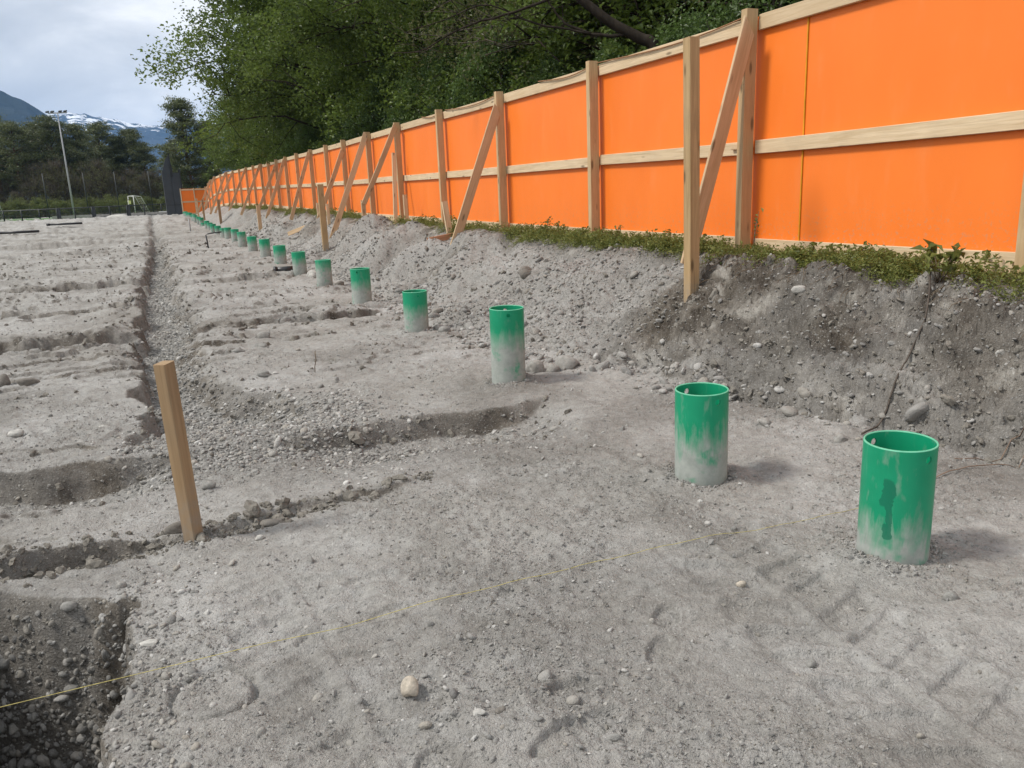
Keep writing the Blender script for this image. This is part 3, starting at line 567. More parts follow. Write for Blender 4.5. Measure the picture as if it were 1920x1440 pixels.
# ------------------------------------------------------------------ the orange hoarding
POST_S = [-2.9, .12, 3.0, 6.0, 9.1, 12.1, 15.15, 18.0, 21.05, 23.8, 26.7, 29.8, 32.9, 35.9, 38.7, 41.6, 44.6, 47.6, 50.6, 53.6, 56.6, 59.6, 62.6, 65.6, 68.6, 71.6]
def fence_t(s): return float(np.interp(s, [-3, 0, 20, 38, 41.6, 47.6, 53.6, 56.6, 59.6, 62.6, 65.6, 71.6], [2.74, 2.75, 2.87, 3.0, 3.0, 2.87, 2.66, 2.5, 2.32, 2.13, 2.03, 1.92]))
def fence_top(s): return float(np.interp(s, [-3, 3, 9, 15, 21, 27, 33, 39, 45, 51, 56.6, 59.6, 62.6, 65.6, 68.6, 71.6], [3.05, 3.03, 3.04, 3.08, 3.11, 3.17, 3.24, 3.29, 3.36, 3.41, 3.45, 3.4, 3.33, 3.2, 2.98, 2.76]))
FH = 2.20      # height of the hoarding above its foot
def build_fence():
    f = empty('hoarding_fence', st3(0, fence_t(0), .85), 'long hoarding of bright orange panels on timber posts and rails along the bank', 'fence')
    f['label'] = 'long orange panel hoarding with timber posts, rails and braces along the top of the bank'
    rg = random.Random(3)
    n = len(POST_S)
    def P(s, dt, z): return st3(s, fence_t(s) + dt, z)
    cuts = [POST_S[0], POST_S[1] - .02, 2.36] + [s + (0, .0, .17, 0, -.15, .14)[i % 6] for i, s in enumerate(POST_S[3:-1])] + POST_S[-1:]
    for a, b in zip(cuts[:-1], cuts[1:]):
        zt, zb = fence_top((a + b) / 2), fence_top((a + b) / 2) - FH
        A, B = P(a + .0025, .06, fence_top(a) - .012), P(b - .0025, .06, fence_top(b) - .012)
        A2, B2 = P(a + .0025, .06, fence_top(a) - FH + .03), P(b - .0025, .06, fence_top(b) - FH + .03)
        off = DIRT * .027 ; c0 = (A + B2) / 2
        V = [v - c0 for v in (A, B, B2, A2)] + [v + off - c0 for v in (A, B, B2, A2)]
        me = bpy.data.meshes.new('orange_panel'); me.from_pydata([tuple(v) for v in V], [], [(0, 1, 2, 3), (7, 6, 5, 4), (0, 4, 5, 1), (1, 5, 6, 2), (2, 6, 7, 3), (3, 7, 4, 0)]); me.materials.append(M['orange'])
        put('orange_panel', me, f, loc=c0 - f.location)
    beam('panel_edge_strip', P(2.36, .052, 2.9), P(2.36, .052, .96), .012, .01, M['seam'], f, face=DIRS)
    for i, s in enumerate(POST_S):
        zt = fence_top(s) + .035 + rg.uniform(-.008, .012); d = rg.uniform(-.012, .012)
        o = beam('post', P(s, -.062, zt - FH - .5), P(s + d, -.062 + rg.uniform(-.01, .01), zt), .085, .13, M['post'], f, face=DIRS, warp=.006, seed=i)
        if i < n - 1:
            s2 = POST_S[i + 1]
            for nm, dz, hh, th in (('top_rail', -.07, .135, .045), ('middle_rail', -1.19, .125, .045), ('base_board', -FH + .07, .16, .03)):
                j = rg.uniform(-.01, .01)
                z0, z1 = fence_top(s) + dz + j, fence_top(s2) + dz + j * .5
                if nm == 'middle_rail' and i == 2: z1 += .02
                a0, a1 = (s + .0445, s2 - .0445)
                beam(nm, P(a0, .06 - th / 2 - .002, z0), P(a1, .06 - th / 2 - .002, z1), hh, th, M['rail'], f, face=(0, 0, 1), warp=.006, seed=i * 3 + 1)
    # sagging brown strips on the top rail
    for a, b in ((3.05, 5.95), (6.05, 7.7), (9.3, 11.9), (12.2, 13.4)):
        k = np.linspace(0, 1, 12); pts = [P(a + (b - a) * q, -.005, fence_top(a + (b - a) * q) + .012 - .075 * math.sin(math.pi * (1 - q)) * (1 - .5 * q)) - f.location for q in k]
        V, F = tube([tuple(p) for p in pts], .008, 5); put('edge_strip', mesh_np('edge_strip', V, F, M['strap'], True), f)
    # raking braces: (post s, z at post, foot s, foot t, foot z, width, side)
    br = [(3.0, 2.83, 3.2, 2.17, .88, .15), (9.1, 2.72, 9.28, 1.86, .66, .15), (15.15, 2.98, 15.7, 2.0, 1.35, .12), (18.0, 3.0, 17.35, 1.32, .2, .14), (21.05, 2.75, 21.6, 1.85, .7, .13), (26.7, 3.0, 27.0, 2.0, .9, .13),
          (32.9, 3.05, 33.1, 1.9, .85, .13), (35.9, 2.9, 36.4, 1.8, .8, .13), (41.6, 3.2, 41.9, 1.7, .9, .13), (47.6, 3.2, 47.9, 1.6, 1.0, .13), (53.6, 3.2, 53.7, 1.2, .9, .14), (56.6, 3.3, 56.9, 1.1, .8, .14), (62.6, 3.2, 62.4, .9, .8, .14), (65.6, 3.05, 65.4, .7, .8, .14)]
    for i, (s, z, s1, t1, z1, w) in enumerate(br):
        top = st3(s - .07, fence_t(s) - .15, z); foot = st3(s1 - .02, t1, z1 - .12 if i != 2 else z1)
        dr = (top - foot).normalized()
        beam('brace', foot, top + dr * .09, w, .032, M['brace'], f, face=DIRT, warp=.008, seed=50 + i, cut1=-.9 if i in (1, 0) else -.5)
    beam('brace', st3(14.55, 2.42, .80), st3(15.0, 2.62, 2.45), .05, .09, M['rail'], f, face=DIRS, seed=77)
    beam('rail_packer', P(3.1, -.006, 1.86), P(3.28, -.006, 1.865), .055, .03, M['brace'], f, face=(0, 0, 1), seed=9)
build_fence()
def build_return():
    f = empty('end_hoarding', st3(74.5, 1.0, .45), 'short orange hoarding closing the far end beside the dark tower wall', 'fence')
    s = 74.5; ts = [-.05, 1.05, 2.05]
    for a, b in zip(ts[:-1], ts[1:]):
        V, F = box_np(-(b - a) / 2 + .003, (b - a) / 2 - .003, -.013, .013, 0, 2.2); c = st3(s, (a + b) / 2, .5)
        put('orange_panel', mesh_np('orange_panel', V, F, M['orange']), f, loc=c - f.location, rot=(0, 0, -ANG))
    for t in ts: beam('post', st3(s - .07, t, .2), st3(s - .07, t, 2.74), .09, .09, M['rail'], f, face=DIRS)
    for z in (2.62, 1.58, .56): beam('rail', st3(s - .04, ts[0] + .05, z), st3(s - .04, ts[2] - .05, z), .12, .04, M['rail'], f, face=(0, 0, 1))
build_return()
# ------------------------------------------------------------------ posts and stakes in the ground
def post(name, p, h, w, d, mat, label, cat='stake', rz=0., lean=(0, 0), group=None, cut=0.):
    e = Vector(p); dirx = Vector((math.cos(rz), math.sin(rz), 0))
    return beam(name, e - Vector((0, 0, .35)), e + Vector((lean[0], lean[1], h)), w, d, mat, None, face=dirx, warp=.004, seed=int(h * 100), cut1=cut, label=label, cat=cat, group=group)
ang_s = math.atan2(DVY, DVX)
post('wooden_post', (1.637, 7.114, .50), 2.21, .10, .10, M['tan'], 'tall free-standing square post planted in the bank in front of the hoarding', 'post', ang_s, (-.03, .01))
post('wooden_stake', (-1.535, 3.545, -.03), .875, .068, .068, M['stake'], 'brown wooden stake leaning slightly in the ground by the gravel trench', 'stake', math.radians(70), (-.045, .03), cut=.12)
def spost(s, t, h, w, d, mat, label, lean=(0, 0), z=None):
    p = ST(s, t); post('wooden_stake', (p.x, p.y, p.z if z is None else z), h, w, d, mat, label, 'stake', ang_s, lean)
spost(16.9, 1.25, 1.58, .11, .14, M['tan'], 'broad upright plank stake at the foot of the long brace halfway along the bank')
spost(15.75, 2.0, .62, .07, .10, M['brace'], 'short stake holding the foot of a raking brace against the hoarding')
spost(14.1, 2.55, .62, .05, .09, M['rail'], 'thin pale stake standing close against the orange panels')
spost(10.15, 2.2, .55, .06, .10, M['rail'], 'short pale stake leaning beside the grey brace board', (-.10, -.02))
spost(22.3, 2.15, .65, .06, .10, M['rail'], 'small pale stake between two braces beyond the broad plank stake')
spost(20.3, 2.05, .6, .05, .09, M['rail'], 'small pale stake behind the broad plank stake')
spost(30.5, 1.3, 1.25, .12, .14, M['brace'], 'upright stake on the bank, second from the broad plank stake')
spost(46.0, .95, 1.35, .12, .14, M['stake'], 'upright stake on the bank, third from the broad plank stake')
spost(58.0, .75, 1.5, .12, .12, M['stake'], 'dark upright stake near the far end of the bank')
spost(63.5, .65, 1.5, .12, .12, M['brace'], 'farthest upright stake, close to the orange end hoarding')
beam('timber_offcut', st3(10.1, 1.72, .73), st3(10.0, 2.2, .80), .10, .06, M['red'], None, face=(0, 0, 1), label='short reddish timber offcut lying under the foot of the grey brace', cat='timber')
beam('timber_offcut', ST(23.2, 1.3, .18), ST(22.0, 2.0, .12), .12, .05, M['brace'], None, face=(0, 0, 1), label='pale plank offcut lying on the bank beyond the broad plank stake', cat='timber')
# ------------------------------------------------------------------ green pipes
PIPES = [(1.579, 3.109, -.016, .490), (1.007, 4.107, -.012, .483), (-.025, 6.427, .012, .623), (-1.072, 9.14, -.01, .465), (-2.109, 11.52, 0, .535), (-3.302, 14.509, -.047, .451), (-4.306, 16.769, -.009, .465), (-5.244, 18.747, .023, .5), (-6.456, 21.738, .022, .515), (-7.645, 24.511, .018, .478)]
ORD = 'nearest,second,third,fourth,fifth,sixth,seventh,eighth,ninth,tenth,eleventh,twelfth,thirteenth,fourteenth,fifteenth,sixteenth,seventeenth,eighteenth,nineteenth,twentieth,twenty-first,twenty-second,twenty-third,twenty-fourth,twenty-fifth,twenty-sixth,twenty-seventh,twenty-eighth,twenty-ninth,thirtieth'.split(',')
PNOTE = {0: 'standing green pipe nearest the viewer, with a dark wet streak on its side', 1: 'second nearest green pipe, dusty grey over its lower half', 2: 'tallest green pipe, third in the row, beside two grey boulders', 3: 'fourth green pipe in the row with a round stone at its right',
    4: 'fifth green pipe in the row, green only above a grey dusty lower half', 5: 'sixth green pipe in the row with a green patch near its foot', 6: 'seventh green pipe in the row, between a pale boulder and a black pipe end'}
def pipe_mesh(H, mat, seed):
    r, wall, n, down = .1395, .0075, 72, .25
    prof = [(r, -down), (r, H * .3), (r, H * .6), (r, H - .075), (r, H - .018), (r, H - .006), (r - .0016, H - .0012), (r - wall + .0016, H - .0012), (r - wall, H - .006), (r - wall, H - .018), (r - wall, H - .075), (r - wall, H * .5), (r - wall, -down)]
    a = np.linspace(0, 2 * np.pi, n, endpoint=False)
    V = np.array([(q * math.cos(t), q * math.sin(t), z) for q, z in prof for t in a]); k = len(prof)
    F = [(i * n + j, i * n + (j + 1) % n, (i + 1) * n + (j + 1) % n, (i + 1) * n + j) for i in range(k - 1) for j in range(n)]
    F += [((k - 1) * n + j, (k - 1) * n + (j + 1) % n, (j + 1) % n, j) for j in range(n)]
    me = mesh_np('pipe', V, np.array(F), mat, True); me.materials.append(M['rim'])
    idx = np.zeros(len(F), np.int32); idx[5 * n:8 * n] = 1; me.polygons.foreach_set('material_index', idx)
    return me
def drill(me, H, ang, mat):
    """two lifting holes opposite each other, cut through the wall"""
    c, s_ = math.cos(ang), math.sin(ang); V, F = tube([(-.3 * c, -.3 * s_, H - .045), (.3 * c, .3 * s_, H - .045)], .016, 16)
    co = bpy.data.objects.new('cutter', mesh_np('cutter', V, F)); ob = bpy.data.objects.new('tmp', me); COL.objects.link(co); COL.objects.link(ob)
    b = ob.modifiers.new('b', 'BOOLEAN'); b.operation = 'DIFFERENCE'; b.object = co; b.solver = 'EXACT'
    dg = bpy.context.evaluated_depsgraph_get(); m2 = bpy.data.meshes.new_from_object(ob.evaluated_get(dg))
    bpy.data.objects.remove(co); bpy.data.objects.remove(ob); m2.name = 'pipe'
    vn = []
    for v in m2.vertices:
        q = math.hypot(v.co.x, v.co.y); sg = 1. if q > .1355 else -1.; vn.append((sg * v.co.x / q, sg * v.co.y / q, 0.) if v.co.z < H - .005 else (0., 0., 1.))
    m2.normals_split_custom_set_from_vertices(vn); return m2
def build_pipes():
    rg = random.Random(21); ps = list(PIPES)
    s, i = 24.9, 10
    while len(ps) < 29:
        x, y = to_xy(s, .05 + .012 * (s - 22) * 0 + rg.uniform(-.03, .03)); z = Z(x, y); ps.append((x, y, z, z + rg.uniform(.42, .52))); s += 2.72
    x, y = to_xy(s - .4, .25); z = Z(x, y); ps.append((x, y, z, z + .95))
    lines = [.13, .25, .36, .235, .30, .36, .27, .27, .28, .27]; holes = [-1.17, -1.17, -1.47, -1.19, -1.7]
    for i, (x, y, z, zt) in enumerate(ps):
        H = zt - z; ln = lines[i] if i < 10 else rg.uniform(.16, .33)
        mt = mat_pipe('green_pipe_dusty', ln, 1.0 if i < 2 else .5, i == 0, .5 if i < 2 else .2) if i < 10 else mat_pipe('green_pipe_far', ln, .5, False, .22) if i in (10, 14, 18) else pm
        if i in (10, 14, 18): pm = mt
        me = pipe_mesh(H, mt, i)
        if i < 5: me = drill(me, H, holes[i], mt)
        for p in me.polygons: pass
        lab = PNOTE.get(i, '%s green pipe standing in the row, counted from the viewer' % ORD[i])
        if i == len(ps) - 1: lab = 'taller green pipe standing at the far end of the row'
        put('standing_pipe', me, None, lab, 'pipe', 'row of green pipes standing in the ground', None, (x, y, z), (rg.uniform(-.012, .012), rg.uniform(-.012, .012), 0))
build_pipes()
# ------------------------------------------------------------------ single stones
STONES = {'tan': mat_stone('tan_stone', (.46, .41, .34), .3), 'grey': mat_stone('grey_stone', (.26, .255, .24)), 'pale': mat_stone('pale_stone', (.46, .45, .42), .3), 'dark': mat_stone('dark_clod', (.19, .175, .155), .55), 'dusty': mat_stone('dusty_boulder', (.31, .30, .28), .5)}
def build_stones():
    rg = np.random.default_rng(77)
    L = [(-.362, 2.249, .036, .05, .04, .15, 'tan', 'egg-shaped tan stone lying alone on the trampled foreground'),
         (.189, 6.745, .10, .085, .085, .2, 'dusty', 'grey boulder just right of the tallest green pipe'), (.50, 6.85, .135, .11, .10, 0, 'dusty', 'largest rounded boulder at the foot of the rubble slope'), (.36, 6.72, .075, .07, .07, .8, 'dusty', 'smaller round stone leaning against the largest boulder'),
         (-.732, 8.733, .072, .068, .068, 0, 'grey', 'round grey stone to the right of the fourth green pipe'), (-3.85, 15.93, .15, .12, .12, .3, 'pale', 'pale boulder between the sixth and seventh green pipes'), (-3.0, 14.35, .13, .09, .08, 1., 'dark', 'dark flat stone at the foot of the sixth green pipe'),
         (-2.188, 6.979, .085, .05, .035, .3, 'grey', 'flat dark stone on the ground right of the gravel trench'), (1.617, 2.722, .034, .027, .027, .2, 'grey', 'grey angular stone lying below the nearest green pipe'), (.872, 2.874, .030, .02, .017, .1, 'tan', 'small brownish stone in front of the two nearest pipes'),
         (-2.752, 4.386, .045, .038, .034, .2, 'grey', 'rounded grey pebble in the cross trench at the left edge'), (-2.508, 4.35, .038, .026, .025, .6, 'grey', 'oval pebble in the cross trench, right of the rounded one'), (-1.232, 3.53, .026, .018, .017, .5, 'pale', 'small white pebble right of the brown stake foot'),
         (-1.20, 3.70, .085, .04, .035, .15, 'dark', 'flat dark clod in the groove right of the brown stake'), (-1.62, 3.62, .075, .035, .04, .3, 'dark', 'dark clod in the groove left of the brown stake'), (-2.71, 8.6, .10, .055, .05, .1, 'grey', 'long stone among several beside the second cross trench'), (-2.86, 8.3, .085, .05, .04, .5, 'grey', 'flat stone nearest the gravel trench among several by its right shoulder'),
         (-2.80, 9.05, .10, .06, .07, .2, 'dusty', 'blocky stone farthest among several by the trench shoulder'), (-4.322, 7.0, .10, .07, .06, .4, 'dark', 'lumpy dark clod left of the trench'), (-4.60, 7.08, .075, .06, .075, .2, 'dark', 'upright dark clod at the left edge of the picture'), (-3.46, 5.35, .055, .045, .035, .1, 'pale', 'white stone on the left ground above the cross trench'), (-2.9, 5.45, .06, .035, .015, .1, 'pale', 'thin pale stone flake right of the white stone'),
         (-1.677, 3.083, .026, .023, .022, 0, 'dusty', 'round pebble on the rim of the pit'), (-1.84, 2.97, .034, .03, .03, .3, 'grey', 'smooth dark round stone in the wall of the pit'), (2.194, 6.022, .07, .03, .035, -.3, 'pale', 'pale oblong stone high on the cut bank'), (.225, 10.15, .13, .09, .09, .6, 'dark', 'dark angular rock half way up the rubble slope'), (.0, 9.6, .12, .05, .045, .5, 'grey', 'long grey stone below the dark angular rock'),
         (2.93, 4.66, .055, .02, .03, .2, 'pale', 'pale stone flake in the bank at the right edge'), (-1.684, 4.156, .04, .028, .022, .4, 'grey', 'grey pebble right behind the brown stake'), (-.08, 2.12, .026, .015, .012, 1.1, 'dark', 'small dark wood-like chip right of the tan stone'), (-.14, 2.10, .026, .02, .010, .4, 'pale', 'crumbling pale fragment beside the dark chip'),
         (-1.36, 2.62, .045, .022, .012, -.2, 'pale', 'white flake with a reddish tip on the pit edge'), (1.95, 4.55, .05, .045, .035, .3, 'dusty', 'grey stone at the bank foot between the two nearest pipes'), (1.62, 4.95, .045, .04, .035, .8, 'dusty', 'grey stone at the bank foot behind the second pipe'), (.95, 2.35, .026, .02, .018, .8, 'grey', 'grey lump pressed in the ground left of the tyre print'), (-.80, 9.1, .07, .05, .05, .4, 'dusty', 'stone behind the round one by the fourth pipe')]
    for i, (x, y, a, b, c, rz, mt, lab) in enumerate(L):
        V, F = ico(3, rg, (1, 1, 1), .17 if mt in ('tan', 'pale', 'grey', 'dusty') else .32)
        put('stone', mesh_np('stone', V, F, STONES[mt], True), None, lab, 'stone', None, None, (x, y, Z(x, y) + c * .30), (rg.uniform(-.15, .15), rg.uniform(-.15, .15), rz), (a * .88, b * .88, c * .88))
build_stones()
# ------------------------------------------------------------------ string, cables and small site things
def line_thing(name, pts, r, mat, label, cat, sides=6):
    p0 = Vector(pts[0]); V, F = tube([tuple(Vector(p) - p0) for p in pts], r, sides)
    return put(name, mesh_np(name, V, F, mat, True), None, label, cat, None, None, p0)
def smooth(pts, n):
    P = np.array(pts, float); k = np.linspace(0, len(P) - 1, n); i = np.clip(k.astype(int), 0, len(P) - 2); f = (k - i)[:, None]
    g = np.gradient(P, axis=0); a, b, ga, gb = P[i], P[i + 1], g[i], g[i + 1]
    return (2 * f**3 - 3 * f**2 + 1) * a + (f**3 - 2 * f**2 + f) * ga + (-2 * f**3 + 3 * f**2) * b + (f**3 - f**2) * gb
_s0, _s1 = np.array([-1.9, 2.12]), np.array([1.85, 3.68])
_sp = []
for q in np.linspace(0, 1, 90):
    x, y = _s0 + (_s1 - _s0) * q; zt = max(Z(x + dx, y + dy) for dx in (-.01, 0, .01) for dy in (-.01, 0, .01)); _sp.append((x, y, (.03 if q < .25 else zt + .003) if q < .25 else zt + .0035))
_zs = np.array([p[2] for p in _sp]); _k = np.array([max(_zs[max(0, i - 4):i + 5]) for i in range(90)]); _k = np.convolve(np.pad(_k, 3, mode='edge'), np.ones(7) / 7, 'valid')
_k[40:] -= .004 * (np.sin(np.arange(50) * .9) > -.2)
line_thing('marker_string', [(p[0], p[1], z) for p, z in zip(_sp, _k)], .0012, M['string'], 'thin yellow marking string stretched over the foreground', 'string', 5)
_c = smooth([(2.90, 5.46, .88), (2.84, 5.33, .85), (2.784, 5.222, .745), (2.689, 5.076, .59), (2.587, 4.999, .40), (2.464, 4.899, .255), (2.392, 4.836, .135), (2.365, 4.813, .05), (2.27, 4.735, .02), (2.12, 4.60, .01)], 60)
_c = [(x - .03 * NVX, y - .03 * NVY, max(z, Z(x - .03 * NVX, y - .03 * NVY) + .012)) for x, y, z in _c]
_cz = np.convolve(np.pad(np.array([p[2] for p in _c]), 3, mode='edge'), np.ones(7) / 7, 'valid'); _c = [(p[0], p[1], z + .006) for p, z in zip(_c, _cz)]
line_thing('hanging_cable', [tuple(p) for p in _c], .0062, M['cable'], 'grey-brown cable hanging down the cut bank behind the nearest pipe', 'cable')
for k, (a, b, lab) in enumerate((((-.70, .85), (-.72, 1.75), 'long rusty wire lying on the ground right of the nearest pipe'), ((-.58, 1.25), (-.66, 1.9), 'shorter rusty wire behind the long one at the right edge'))):
    pts = [tuple(ST(a[0] + (b[0] - a[0]) * q + .02 * math.sin(q * 5 + k), a[1] + (b[1] - a[1]) * q, .012)) for q in np.linspace(0, 1, 14)]
    line_thing('rusty_wire', pts, .0028, M['rust'], lab, 'wire')
line_thing('dry_twig', [(-1.78, 7.08, -.03), (-1.775, 7.08, .06), (-1.76, 7.09, .12), (-1.765, 7.10, .2)], .004, M['twig'], 'thin dry twig sticking up right of the gravel trench', 'twig')
def bent_rod():
    b = ST(26.4, -.98); line_thing('bent_rod', [tuple(b + Vector(v)) for v in ((.02, 0, -.2), (0, 0, .2), (-.02, 0, .46), (.05, .02, .50), (.25, .05, .52), (.5, .08, .54))], .025, M['black'], 'bent black rod standing left of the pipe row', 'rod')
    b = ST(41.5, -.9); line_thing('marker_rod', [tuple(b + Vector(v)) for v in ((0, 0, -.2), (0, 0, .3), (-.02, 0, .62))], .03, M['galv'], 'thin grey marker rod with a dark foot in the middle distance', 'rod')
bent_rod()
def pipe_end(p, rz, r, L, label, name='black_pipe'):
    o = empty(name, p, label, 'pipe', None, (0, 0, rz)); V, F = tube([(0, 0, 0), (L, 0, 0)], r, 20); put('barrel', mesh_np('barrel', V, F, M['black'], True), o)
    V, F = tube([(-.03, 0, 0), (.10 * L / 1.0 if L < 1 else .16, 0, 0)], r * 1.18, 20); put('socket', mesh_np('socket', V, F, M['black'], True), o)
_p = ST(14.4, -.35); pipe_end((_p.x, _p.y, _p.z + .05), .35, .075, .42, 'black pipe end poking out of the ground by the seventh green pipe')
_p = ST(48.0, -10.5); pipe_end((_p.x, _p.y, _p.z + .13), .2, .07, 2.2, 'black pipe length lying far left, cut by the picture edge')
_p = ST(58.0, -9.0); pipe_end((_p.x, _p.y, _p.z + .13), .3, .07, 2.1, 'black pipe length lying in the far middle of the ground')
# ------------------------------------------------------------------ the far end of the site
def build_far():
    t = empty('tower_wall', st3(80.5, -.5, .3), 'tall dark slate-clad wall with a sloping top beside the end hoarding', 'wall', None, (0, 0, -ANG))
    def prism(name, pts, y0, y1, mat):   # pts in x,z
        n = len(pts); V = [(x, y0, z) for x, z in pts] + [(x, y1, z) for x, z in pts]
        me = bpy.data.meshes.new(name); me.from_pydata(V, [], [tuple(range(n)), tuple(range(2 * n - 1, n - 1, -1))] + [(i + n, (i + 1) % n + n, (i + 1) % n, i) for i in range(n)]); me.materials.append(mat); put(name, me, t)
    xs = [-.45, -.05, .35, .60]
    prism('cladding_panel', [(-.75, 0), (-.02, 0), (-.02, 5.55), (-.30, 5.25), (-.75, 4.0)], 0, 2.5, M['slate']); prism('cladding_panel', [(.0, 0), (.74, 0), (.74, 4.0), (.22, 4.0), (.05, 5.55), (0, 5.55)], .004, 2.5, M['slate'])
    prism('edge_fin', [(.0, 3.6), (.10, 3.6), (.10, 5.75), (-.02, 5.75)], -.10, 0, M['dark']); prism('edge_fin', [(.74, 0), (.86, 0), (.86, 4.3), (.74, 4.3)], -.05, 2.4, M['dark'])
    prism('joint_strip', [(-.75, 1.02), (.74, 1.02), (.74, 1.08), (-.75, 1.08)], -.02, 0, M['dark'])
    # floodlight mast
    f = empty('floodlight_mast', st3(92.3, -9.95, .4), 'tall grey floodlight mast with two lamp heads at the pitch', 'lamp post')
    V, F = tube([(0, 0, 0), (0, 0, 5), (0, 0, 10.4)], [.10, .08, .05], 12); put('mast', mesh_np('mast', V, F, M['galv'], True), f)
    V, F = box_np(-.95, .95, -.05, .05, 10.34, 10.44); put('cross_arm', mesh_np('cross_arm', V, F, M['galv']), f)
    for x in (-.95, -.45, .35, .85):
        V, F = box_np(-.13, .13, -.16, .16, -.06, .06); lamp = put('lamp_head', mesh_np('lamp_head', V, F, M['dark']), f, loc=(x, -.1, 10.52), rot=(.35, 0, 0))
        V, F = box_np(-.10, .10, -.13, .13, -.072, -.061); put('lens', mesh_np('lens', V, F, M['galv']), lamp)
    # railing
    rl = empty('pitch_railing', st3(86, -8, .35), 'dark metal railing with wire mesh at the edge of the pitch', 'railing')
    A, B = st3(90.5, -22., .3), st3(84.5, -.1, .38); N = 15
    dr = (B - A); bar = lambda nm, z, r: put(nm, mesh_np(nm, *tube([tuple(A + Vector((0, 0, z)) - rl.location), tuple(B + Vector((0, 0, z)) - rl.location)], r, 8), M['dark'], True), rl)
    bar('top_rail', 1.10, .05); bar('bottom_rail', .12, .02); bar('middle_rail', .6, .012)
    for i in range(N):
        p = A + dr * (i / (N - 1)); V, F = tube([tuple(p - rl.location + Vector((0, 0, -.2))), tuple(p - rl.location + Vector((0, 0, 1.12)))], .06, 8); put('post', mesh_np('post', V, F, M['dark'], True), rl)
    for i in (7, 9, 11, 3):
        p = A + dr * ((i + .12) / (N - 1)); V, F = box_np(-.12, .12, -.04, .04, 0, 1.2); put('gate_post', mesh_np('gate_post', V, F, M['dark']), rl, loc=p - rl.location)
    w = [box_np(-.006, .006, -.006, .006, 0, .98) for _ in range(0)]
    parts = []
    for i in range(240):
        p = A + dr * (i / 239) - rl.location; V, F = box_np(p.x - .007, p.x + .007, p.y - .007, p.y + .007, p.z + .12, p.z + 1.08); parts.append((V, F))
    m = put('wire_mesh', mesh_np('wire_mesh', *merge(parts), M['dark']), rl); m['kind'] = 'stuff'
    # ball-stop net poles
    for k, (s, t, lab) in enumerate(((96.5, -8.85, 'left ball-stop pole beside the floodlight mast'), (96.5, -5.8, 'middle ball-stop pole in front of the thicket'), (96.6, -2.4, 'right ball-stop pole behind the football goal'), (96.0, -12.6, 'ball-stop pole left of the floodlight mast'))):
        V, F = tube([(0, 0, 0), (0, 0, 4.7)], .05, 8); put('net_pole', mesh_np('net_pole', V, F, M['dark'], True), None, 'thin dark ' + lab, 'pole', 'ball-stop poles', None, st3(s, t, .4), (0, 0, 0))
    def goal(s, t, rz, w, label, sg=1.):
        g = empty('football_goal', st3(s, t, .42), label, 'goal', None, (0, 0, rz)); H = 2.1
        def tb(nm, pts, r=.05): put(nm, mesh_np(nm, *tube(pts, r, 8), M['offwhite'], True), g)
        tb('post', [(0, 0, 0), (0, 0, H)]); tb('post', [(w, 0, 0), (w, 0, H)]); tb('crossbar', [(0, 0, H), (w, 0, H)])
        for x in (0, w): tb('stay', [(x, 0, H), (x, .8 * sg, H - .1), (x, 1.6 * sg, 0)], .03)
        tb('ground_bar', [(0, 1.6 * sg, .03), (w, 1.6 * sg, .03)], .03)
        V, F = [], []
        for i in range(13):
            x = w * i / 12; V.append(np.array([(x - .006, .8 * sg, H - .1), (x + .006, .8 * sg, H - .1), (x + .006, 1.6 * sg, 0), (x - .006, 1.6 * sg, 0)])); 
        for i in range(9):
            q = i / 8; yy, zz = (.8 + .8 * q) * sg, (H - .1) * (1 - q); V.append(np.array([(0, yy, zz - .006), (w, yy, zz - .006), (w, yy, zz + .006), (0, yy, zz + .006)]))
        n = put('net', mesh_np('net', np.concatenate(V), np.arange(len(V) * 4).reshape(-1, 4), M['white']), g)
    goal(100.6, -4.3, math.radians(121), 5.0, 'white football goal seen from the side beyond the railing', -1.); goal(95.6, -19.3, math.radians(10), 2.2, 'white goal frame at the far left picture edge')
    o = empty('corner_flag', st3(100, -4.9, .42), 'slim corner flag pole left of the football goal', 'flag'); V, F = tube([(0, 0, 0), (0, 0, 1.6)], .03, 6); put('pole', mesh_np('pole', V, F, M['white'], True), o)
    V, F = box_np(0, .3, -.008, .008, 1.2, 1.58); put('flag_cloth', mesh_np('flag_cloth', V, F, mat_plain('pale_yellow_cloth', (.6, .6, .25))), o)
    # low concrete kerb wall of long blocks, each its own
    kw = empty('kerb_wall', st3(88.5, -7, .3), 'low pale concrete kerb wall in front of the railing', 'wall', None, (0, 0, math.atan2(B.y - A.y, B.x - A.x)))
    for i in range(7):
        V, F = box_np(-.97, .97, -.2, .2, 0, .42); put('concrete_block', mesh_np('concrete_block', V, F, M['conc']), kw, loc=(-3.9 + i * 1.96, 0, .01 * (i % 2)))
    for i in range(12):
        s = 85.2 - i * .04; p = ST(86.3 - .1 * (i % 3), -16.5 + i * 1.25 + .3 * math.sin(i * 3), -.02); V, F = ico(2, np.random.default_rng(500 + i), (1, .7, .6), .12)
        put('rubble_block', mesh_np('rubble_block', V, F, M['conc']), None, 'pale concrete lump lying along the far edge of the ground', 'rubble', 'concrete lumps along the far edge', None, p, (0, 0, i), (.32, .2, .2))
    V, F = ico(3, np.random.default_rng(61), (1, 1, 1), .15); put('sand_heap', mesh_np('sand_heap', V, F, STONES['pale'], True), None, 'small pale heap of sand near the kerb wall', 'heap', None, None, ST(83.5, -5.6, .02), None, (.95, .5, .22))
    sl = empty('concrete_slab', st3(84.2, -1.2, .40), 'pale flat slab on blocks in front of the dark tower wall', 'slab', None, (0, 0, -ANG)); V, F = box_np(-.75, .75, -.5, .5, .30, .38); put('slab_top', mesh_np('slab_top', V, F, M['white']), sl)
